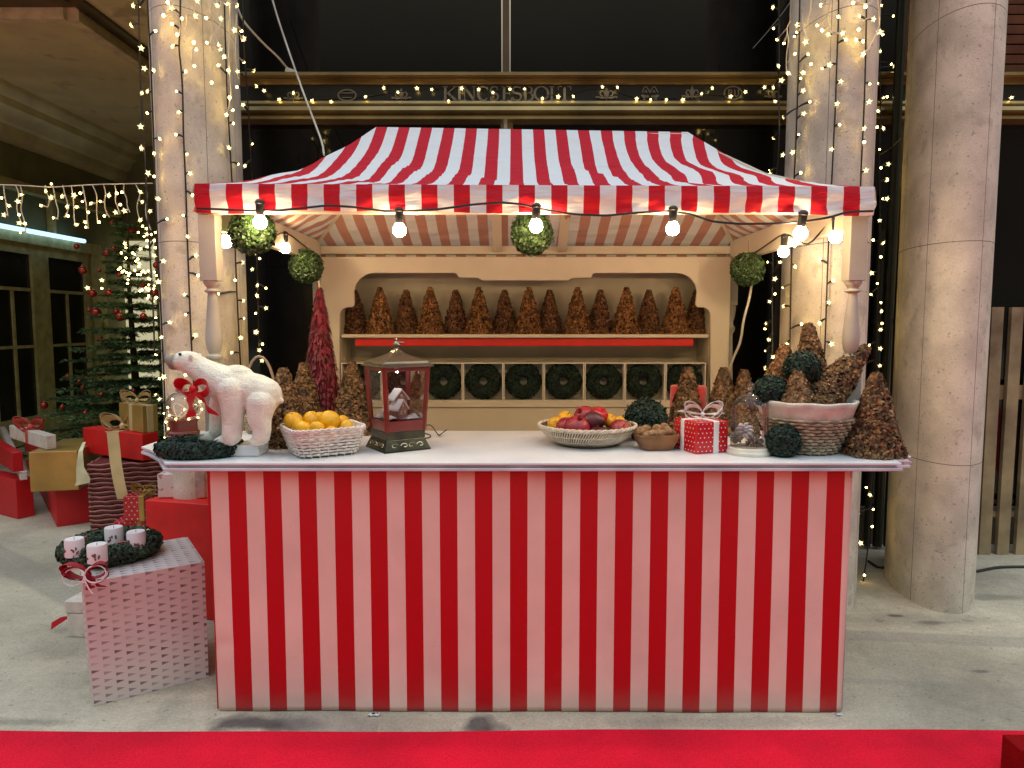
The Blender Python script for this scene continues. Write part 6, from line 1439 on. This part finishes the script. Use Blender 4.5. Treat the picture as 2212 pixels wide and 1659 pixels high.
colstring('leftmost dark fairy light string at the left edge of the left column', 'L', [(299, -20), (301, 60), (302, 140), (306, 230), (311, 310), (314, 360), (316, 420), (322, 520), (330, 640), (334, 760)], z1([(1080, 45), (1065, 205), (1145, 390), (1170, 555), (1150, 755), (1140, 1025), (1145, 1200), (1200, 1405)])+z1b([(1440, 25), (1460, 395), (1500, 680), (1450, 1050), (1440, 1240)]), off=.075, kinds='ss')
colstring('dark fairy light string down the left edge of the left column face', 'L', [(318, -20), (320, 40), (324, 100), (327, 170), (330, 250), (333, 330), (335, 410), (338, 470), (342, 560), (346, 640), (351, 740), (356, 860), (358, 960)], z1([(1130, 50), (1260, 250), (1245, 570), (1195, 740), (1195, 915), (1295, 1125), (1250, 1245), (1250, 1430), (1280, 1610)])+z1b([(1535, 275), (1625, 470), (1590, 880), (1540, 1080), (1520, 1235), (1650, 1475), (1570, 1620)])+zb4([(70, 310), (185, 365), (155, 570), (110, 590), (70, 780), (110, 830)]), kinds='sds')
colstring('dark fairy light string running down the middle of the left column', 'L', [(390, -20), (389, 60), (386, 105), (392, 150), (395, 210), (396, 290), (399, 350), (402, 420), (404, 500), (408, 600), (412, 720), (420, 850)], z1([(1390, 65), (1395, 195), (1400, 375), (1505, 580), (1430, 740), (1450, 910), (1425, 1090), (1515, 1250), (1540, 1405), (1560, 1580)])+z1b([(1875, 240), (1780, 435), (1825, 640), (1905, 825), (1925, 1020), (1795, 1205), (1805, 1400), (1900, 1600)])+zb4([(525, 90), (480, 775), (410, 545)]), kinds='sdssd')
colstring('dark fairy light string down the right part of the left column', 'L', [(484, -20), (486, 60), (488, 130), (491, 210), (496, 300), (500, 380), (506, 450), (508, 540), (511, 620), (515, 700), (520, 800)], z1([(1770, 530), (1890, 1000), (1855, 1195), (1930, 1330)])+zc560([(450, 625), (385, 780), (455, 960), (460, 1115), (435, 1285), (240, 900)])+zb4([(945, 290), (1055, 120)]), kinds='sd')
colstring('fairy light string hanging past the right edge of the left column', 'L', [(524, -20), (526, 80), (531, 160), (536, 230), (540, 310), (546, 400), (552, 500), (556, 600), (558, 700), (560, 790)], z1([(1975, 310), (1925, 580), (1920, 705), (1970, 850), (1985, 1345)])+[(545, 311), (548, 153), (553, 186)]+zc560([(600, 590), (535, 685), (580, 825), (655, 850), (578, 915), (655, 1025), (565, 1070), (570, 1235)])+zb4([(1225, 50), (1300, 190), (1265, 260), (1295, 380)]), off=.05, kinds='ssd')
colstring('leftmost fairy light string of the right column, along its left edge', 'M', [(1682, -20), (1684, 90), (1682, 180), (1684, 300), (1676, 400), (1668, 470), (1670, 560), (1668, 650), (1669, 760), (1668, 860)], zr([(40, 60), (45, 230), (85, 535), (110, 650), (45, 710), (60, 820), (45, 1120), (15, 1380), (120, 1255), (15, 1410)])+zr2([(885, 790), (990, 790), (945, 935), (945, 1065), (900, 1130), (870, 1320), (860, 1365), (890, 1460)])+zr3([(690, 255), (655, 365), (655, 540), (735, 430)]), off=.05, kinds='sds')
colstring('dark fairy light string on the left face of the right column', 'M', [(1728, -20), (1727, 80), (1724, 170), (1721, 270), (1717, 360), (1714, 420), (1711, 520), (1709, 600), (1707, 700), (1706, 790), (1707, 880)], zr([(240, 200), (215, 295), (325, 440), (285, 590), (265, 635), (285, 735), (340, 825), (290, 920), (125, 950), (250, 1090), (200, 1235), (265, 1400)])+zr2([(1115, 655), (1120, 830), (1015, 1010), (1020, 1170), (1175, 1325)])+zr3([(870, 300)]), kinds='sdssd')
colstring('dark fairy light string down the middle of the right column', 'M', [(1812, -20), (1811, 60), (1807, 150), (1805, 230), (1801, 300), (1798, 370), (1794, 440), (1790, 520), (1787, 600), (1784, 700), (1780, 800), (1778, 880)], zr([(570, 135), (490, 280), (605, 270), (630, 320), (500, 525), (440, 555), (590, 660), (560, 840), (580, 1010), (515, 1210)])+zr2([(1330, 770), (1450, 950), (1410, 1140), (1330, 1320)])+zr3([(1195, 90), (1315, 300)]), kinds='ssd')
colstring('dark fairy light string on the right face of the right column', 'M', [(1872, -20), (1871, 80), (1869, 170), (1866, 250), (1862, 330), (1859, 400), (1858, 470)], zr([(740, 130), (855, 155), (770, 335), (715, 325), (770, 440), (825, 680), (820, 825), (780, 1040), (780, 1150), (795, 1380)]), kinds='ssd')
gapz = lambda l: [P(x, y, 4.15) for x, y in l]
light_string('long fairy light string hanging in the gap between the two right columns', gapz([(1899, -20), (1900, 120), (1903, 240), (1899, 340), (1902, 480), (1896, 600), (1894, 760), (1890, 900), (1882, 1050), (1876, 1180), (1866, 1250), (1860, 1290)]), gapz(zr([(915, 45), (1015, 130), (905, 260), (930, 280), (910, 415), (1000, 520), (885, 675), (965, 785), (890, 900), (885, 1030), (935, 1040), (905, 1210), (975, 1330), (915, 1360), (965, 1460), (930, 1610), (965, 1610)])+zr2([(1915, 75), (1850, 430), (1795, 600), (1880, 625), (1860, 745), (1780, 885), (1830, 975), (1775, 1070), (1860, 1140), (1865, 1215), (1870, 1320), (1860, 1375)])+zr3([(1815, 95), (1800, 155), (1690, 310), (1800, 345), (1645, 500), (1795, 515)])+zlr([(140, 105), (180, 185), (215, 340), (50, 385), (205, 525), (80, 705), (120, 1050), (100, 1250)])), kinds='sd')
# white icicle lights over both columns
def icicle(label, runs, key=None, zc_=3.75, grp='white icicle light curtains', sc_=1.0):
    """runs: list of (wire pixel path, [(pixel, kind)])"""
    f = (lambda x, y: col_hit(x, y, key, .06)) if key else (lambda x, y: P(x, y, zc_))
    o0 = f(*runs[0][0][0]); t = thing('icicle_lights', label, 'icicle lights', o0, group=grp)
    for path, leds in runs:
        a = MB()
        p = [f(x, y) for x, y in path]
        for _ in range(2):
            n_ = [p[0]]
            for i in range(len(p)-1): n_ += [p[i].lerp(p[i+1], .25), p[i].lerp(p[i+1], .75)]
            p = n_+[p[-1]]
        if len(p) > 1: a.tube(p, .0034, 5)
        for (x, y), k_ in leds:
            q = f(x, y); c = min(p, key=lambda z_: (z_-q).length); d = (c-q); 
            if d.length > .005:
                m_2 = q+d.normalized()*min(d.length, .03); a.tube([q+d.normalized()*.006, m_2], [.0062, .0050], 6); a.tube([m_2, c], .0028, 5)
            lamp(k_, t, q, o0, RL2.uniform(.85, 1.2)*sc_)
        a.build('white_wire', icic_h, t, o0)
    return t
def zz1(*l): return z1(list(l))
icicle('white icicle lights across the top of the left column', [
    (z1([(1340, -20), (1380, 40), (1420, 120), (1460, 190), (1455, 280)]), [((z1([(1360, 20)])[0]), 'd'), (z1([(1325, 125)])[0], 'd'), (z1([(1435, 280)])[0], 'd'), (z1([(1475, 150)])[0], 'd')]),
    (z1([(1515, -20), (1500, 100), (1520, 180), (1505, 240)]), [(z1([(1580, 130)])[0], 's'), (z1([(1595, 5)])[0], 's')]),
    (z1([(1590, -20), (1580, 60), (1560, 130), (1600, 220), (1590, 300), (1560, 400), (1565, 480)]), [(z1([(1570, 345)])[0], 'd'), (z1([(1590, 400)])[0], 'd'), (z1([(1575, 535)])[0], 'd')]),
    (z1([(1720, -20), (1700, 70), (1720, 180), (1740, 260), (1750, 330), (1740, 380)]), [(z1([(1670, 145)])[0], 'd'), (z1([(1675, 345)])[0], 'd'), (z1([(1765, 365)])[0], 's'), (z1([(1785, 400)])[0], 's')]),
    (z1([(1790, -20), (1790, 100), (1800, 170), (1760, 250), (1700, 300), (1720, 520), (1715, 600)]), [(z1([(1760, 45)])[0], 's'), (z1([(1840, 30)])[0], 's'), (z1([(1790, 150)])[0], 's'), (z1([(1715, 670)])[0], 'd')]),
    (z1([(1860, -20), (1865, 200), (1850, 400), (1860, 600), (1875, 760), (1850, 880)]), [(z1([(1920, 45)])[0], 's'), (z1([(1815, 460)])[0], 's'), (z1([(1860, 790)])[0], 'd'), (z1([(1835, 930)])[0], 'd'), (z1([(1885, 890)])[0], 'd'), (z1([(1850, 570)])[0], 'd')]),
    (z1([(1915, 120), (1910, 300), (1905, 450), (1930, 640)]), [(z1([(1900, 245)])[0], 's'), (z1([(1955, 250)])[0], 'd'), (z1([(1970, 320)])[0], 's'), (z1([(1975, 505)])[0], 'd')])], 'L', sc_=1.1)
icicle('white icicle lights across the top of the right column', [
    (zr([(350, -20), (345, 100), (310, 180)]), [(zr([(240, 200)])[0], 's')]),
    (zr([(285, 60), (275, 200), (310, 290)]), [(zr([(305, 340)])[0], 's'), (zr([(235, 260)])[0], 'd')]),
    (zr([(510, -20), (495, 60), (480, 130), (460, 150)]), [(zr([(430, 42)])[0], 'd'), (zr([(400, 205)])[0], 'd')]),
    (zr([(480, 150), (490, 210), (520, 270)]), [(zr([(440, 245)])[0], 'd'), (zr([(605, 270)])[0], 's')]),
    (zr([(860, -20), (840, 20), (820, 35)]), [(zr([(790, 55)])[0], 'd'), (zr([(690, 25)])[0], 'd')]),
    (zr([(870, 140), (800, 145), (770, 180)]), [(zr([(735, 240)])[0], 'd'), (zr([(855, 155)])[0], 's')]),
    (zr([(890, -20), (905, 120), (905, 220), (860, 310), (820, 390)]), [(zr([(905, 260)])[0], 's'), (zr([(770, 440)])[0], 's')]),
    (zr([(180, 170), (150, 230), (170, 330), (150, 440), (150, 560)]), [(zr([(75, 320)])[0], 'd'), (zr([(130, 350)])[0], 'd'), (zr([(220, 435)])[0], 'd'), (zr([(165, 595)])[0], 's')]),
    (zr([(290, 520), (260, 570)]), [(zr([(285, 590)])[0], 's'), (zr([(350, 520)])[0], 'd')])], 'M', sc_=1.1)
# white cable sagging from the left column to the sign band
wire('white_cable', [P(505, -10, 4.2), P(520, 40, 4.2), P(548, 72, 4.25), P(575, 100, 4.4), P(600, 122, 4.5), P(622, 150, 4.62), P(640, 158, 4.66), P(668, 160, 4.66)], .007, icic_h, 'thick white cable slanting from the left column to the sign band')
a = MB(); q = P(627, 154, 4.58); a.box(q, (.06, .03, .03), rot=Matrix.Rotation(.3, 3, 'Y')); a.box(q+Vector((.03, 0, -.012)), (.03, .02, .025)); o = a.build('cable_connector', icic_h, None, tuple(q)); bevel(o, .004); tag(o, 'pale cable connector resting at the left end of the sign band', 'connector')
# lights along the sign band
sb = [(75, 95), (105, 290), (300, 405), (485, 320), (725, 415), (975, 435), (1420, 370), (1655, 255), (1840, 310), (2085, 260)]
sbl = cz(sb, .1667, 553, .1667, 147.5)+cz([(75, 305), (315, 470), (505, 290), (750, 305), (955, 350), (1200, 300), (1410, 300), (1665, 435), (1895, 410), (2110, 405)], .15, 921.6, .15, 147.5)+cz([(240, 200), (400, 205), (610, 330), (760, 340), (930, 340), (1110, 340), (1310, 275), (1425, 215), (1625, 305), (1785, 255), (1990, 205), (2085, 205), (2180, 125)], .2, 1253.4, .2, 147.5)
sbl += [(1909, 212), (1932, 142), (2185, 211)]
sbl.sort()
SBZ = 4.565
light_string('fairy light string lying along the sign band', [P(x, y, SBZ+.04) for x, y in [(540, 190)]+sbl[::2]], [P(x, y, SBZ) for x, y in sbl], mat=black_rub, r=.002, kinds='ss', smooth_n=1, sc_=1.0)
# icicle curtain at the far left
icl = cz([(15, 265), (85, 340), (175, 300), (210, 235), (40, 430), (185, 430), (190, 510), (245, 515), (500, 130), (445, 200), (500, 260), (400, 340), (520, 460), (605, 250), (655, 350), (720, 240), (745, 355), (660, 440), (745, 525), (780, 220), (800, 300), (860, 405), (830, 500), (835, 550), (885, 320), (975, 300), (1060, 240), (1015, 440), (965, 500), (1135, 220), (1125, 405), (1185, 210), (1170, 330), (1210, 390), (1365, 205), (1385, 305), (1365, 480), (1425, 565), (200, 600)], .2222, 0, .2222, 368.6)
runs = [([(-40, 398), (0, 399), (60, 401), (110, 405), (160, 401), (220, 398), (275, 397), (330, 396)], [])]
R = random.Random(3)
drops = [12, 38, 48, 102, 118, 140, 158, 182, 204, 228, 252, 272, 298, 318]
for i, dx in enumerate(drops):
    L_ = [q for q in icl if min(range(len(drops)), key=lambda k: abs(drops[k]-q[0])) == i]
    if not L_: continue
    bot = max(q[1] for q in L_)+3; path = [(dx-4, 400)]+[(dx+R.uniform(-6, 6)+(4 if k > 1 else 0), 400+(bot-400)*(k+1)/4) for k in range(4)]
    runs.append((path, [(q, 's' if R.random() < .6 else 'd') for q in L_]))
icicle('white icicle light curtain hanging across the arcade at far left', runs, None, 4.7, sc_=1.25)
# cluster of small lights in the fir tree
tl = cz([(1215, 710), (1225, 750), (1180, 800), (1310, 815), (1225, 850), (1320, 880), (1355, 900), (1150, 960), (1190, 985), (1230, 990), (1250, 1020), (1310, 970), (1380, 985), (1440, 975), (1500, 985), (1520, 1020), (1245, 1060), (1240, 1095), (1445, 1110), (1380, 1160), (1360, 1170), (1440, 1155), (1490, 1150), (1445, 1215), (1490, 1270), (1400, 640), (1430, 620), (1470, 620), (1510, 600), (1430, 680), (1430, 740), (1365, 760), (1510, 750), (1500, 825), (1365, 1010), (1460, 1050), (1345, 600), (1385, 540), (1515, 1430), (990, 1065), (990, 1145), (850, 1140), (1340, 860), (1350, 930), (1205, 975), (1260, 1000), (1170, 945), (1290, 800), (1395, 975), (1420, 1140), (1500, 1120), (1340, 1010), (1410, 990)], .2222, 0, .2222, 368.6)
tl.sort(key=lambda q: q[1])
light_string('string of small warm lights wound through the fir tree', [P(x, y, 6.55) for x, y in tl[::3]], [P(x, y, 6.5) for x, y in tl], kinds='ddds', stalk=False, sc_=1.5, r=.002)
# lights round the snow globe
gl_ = [(362, 880), (366, 897), (358, 912), (364, 926), (370, 940), (432, 868), (436, 884), (428, 902), (372, 862), (380, 905), (398, 885), (408, 905), (354, 893), (356, 945)]
light_string('short string of warm lights around the snow globe', [P(x, y, 3.30) for x, y in gl_], [P(x, y, 3.28) for x, y in gl_], mat=white_cab, kinds='ds', sc_=.6, r=.002, stalk=False)
# black cable on the ground at the right
wire('ground_cable', [G(1876, 1212, .01), G(1890, 1222, .01), G(1900, 1226, .01), G(2100, 1236, .01), G(2130, 1230, .01), G(2160, 1224, .01), G(2240, 1224, .01)], .008, black_rub, 'black cable lying on the ground along the slat fence')
print('objects', len(bpy.data.objects), 'polys', sum(len(m.polygons) for m in bpy.data.meshes))
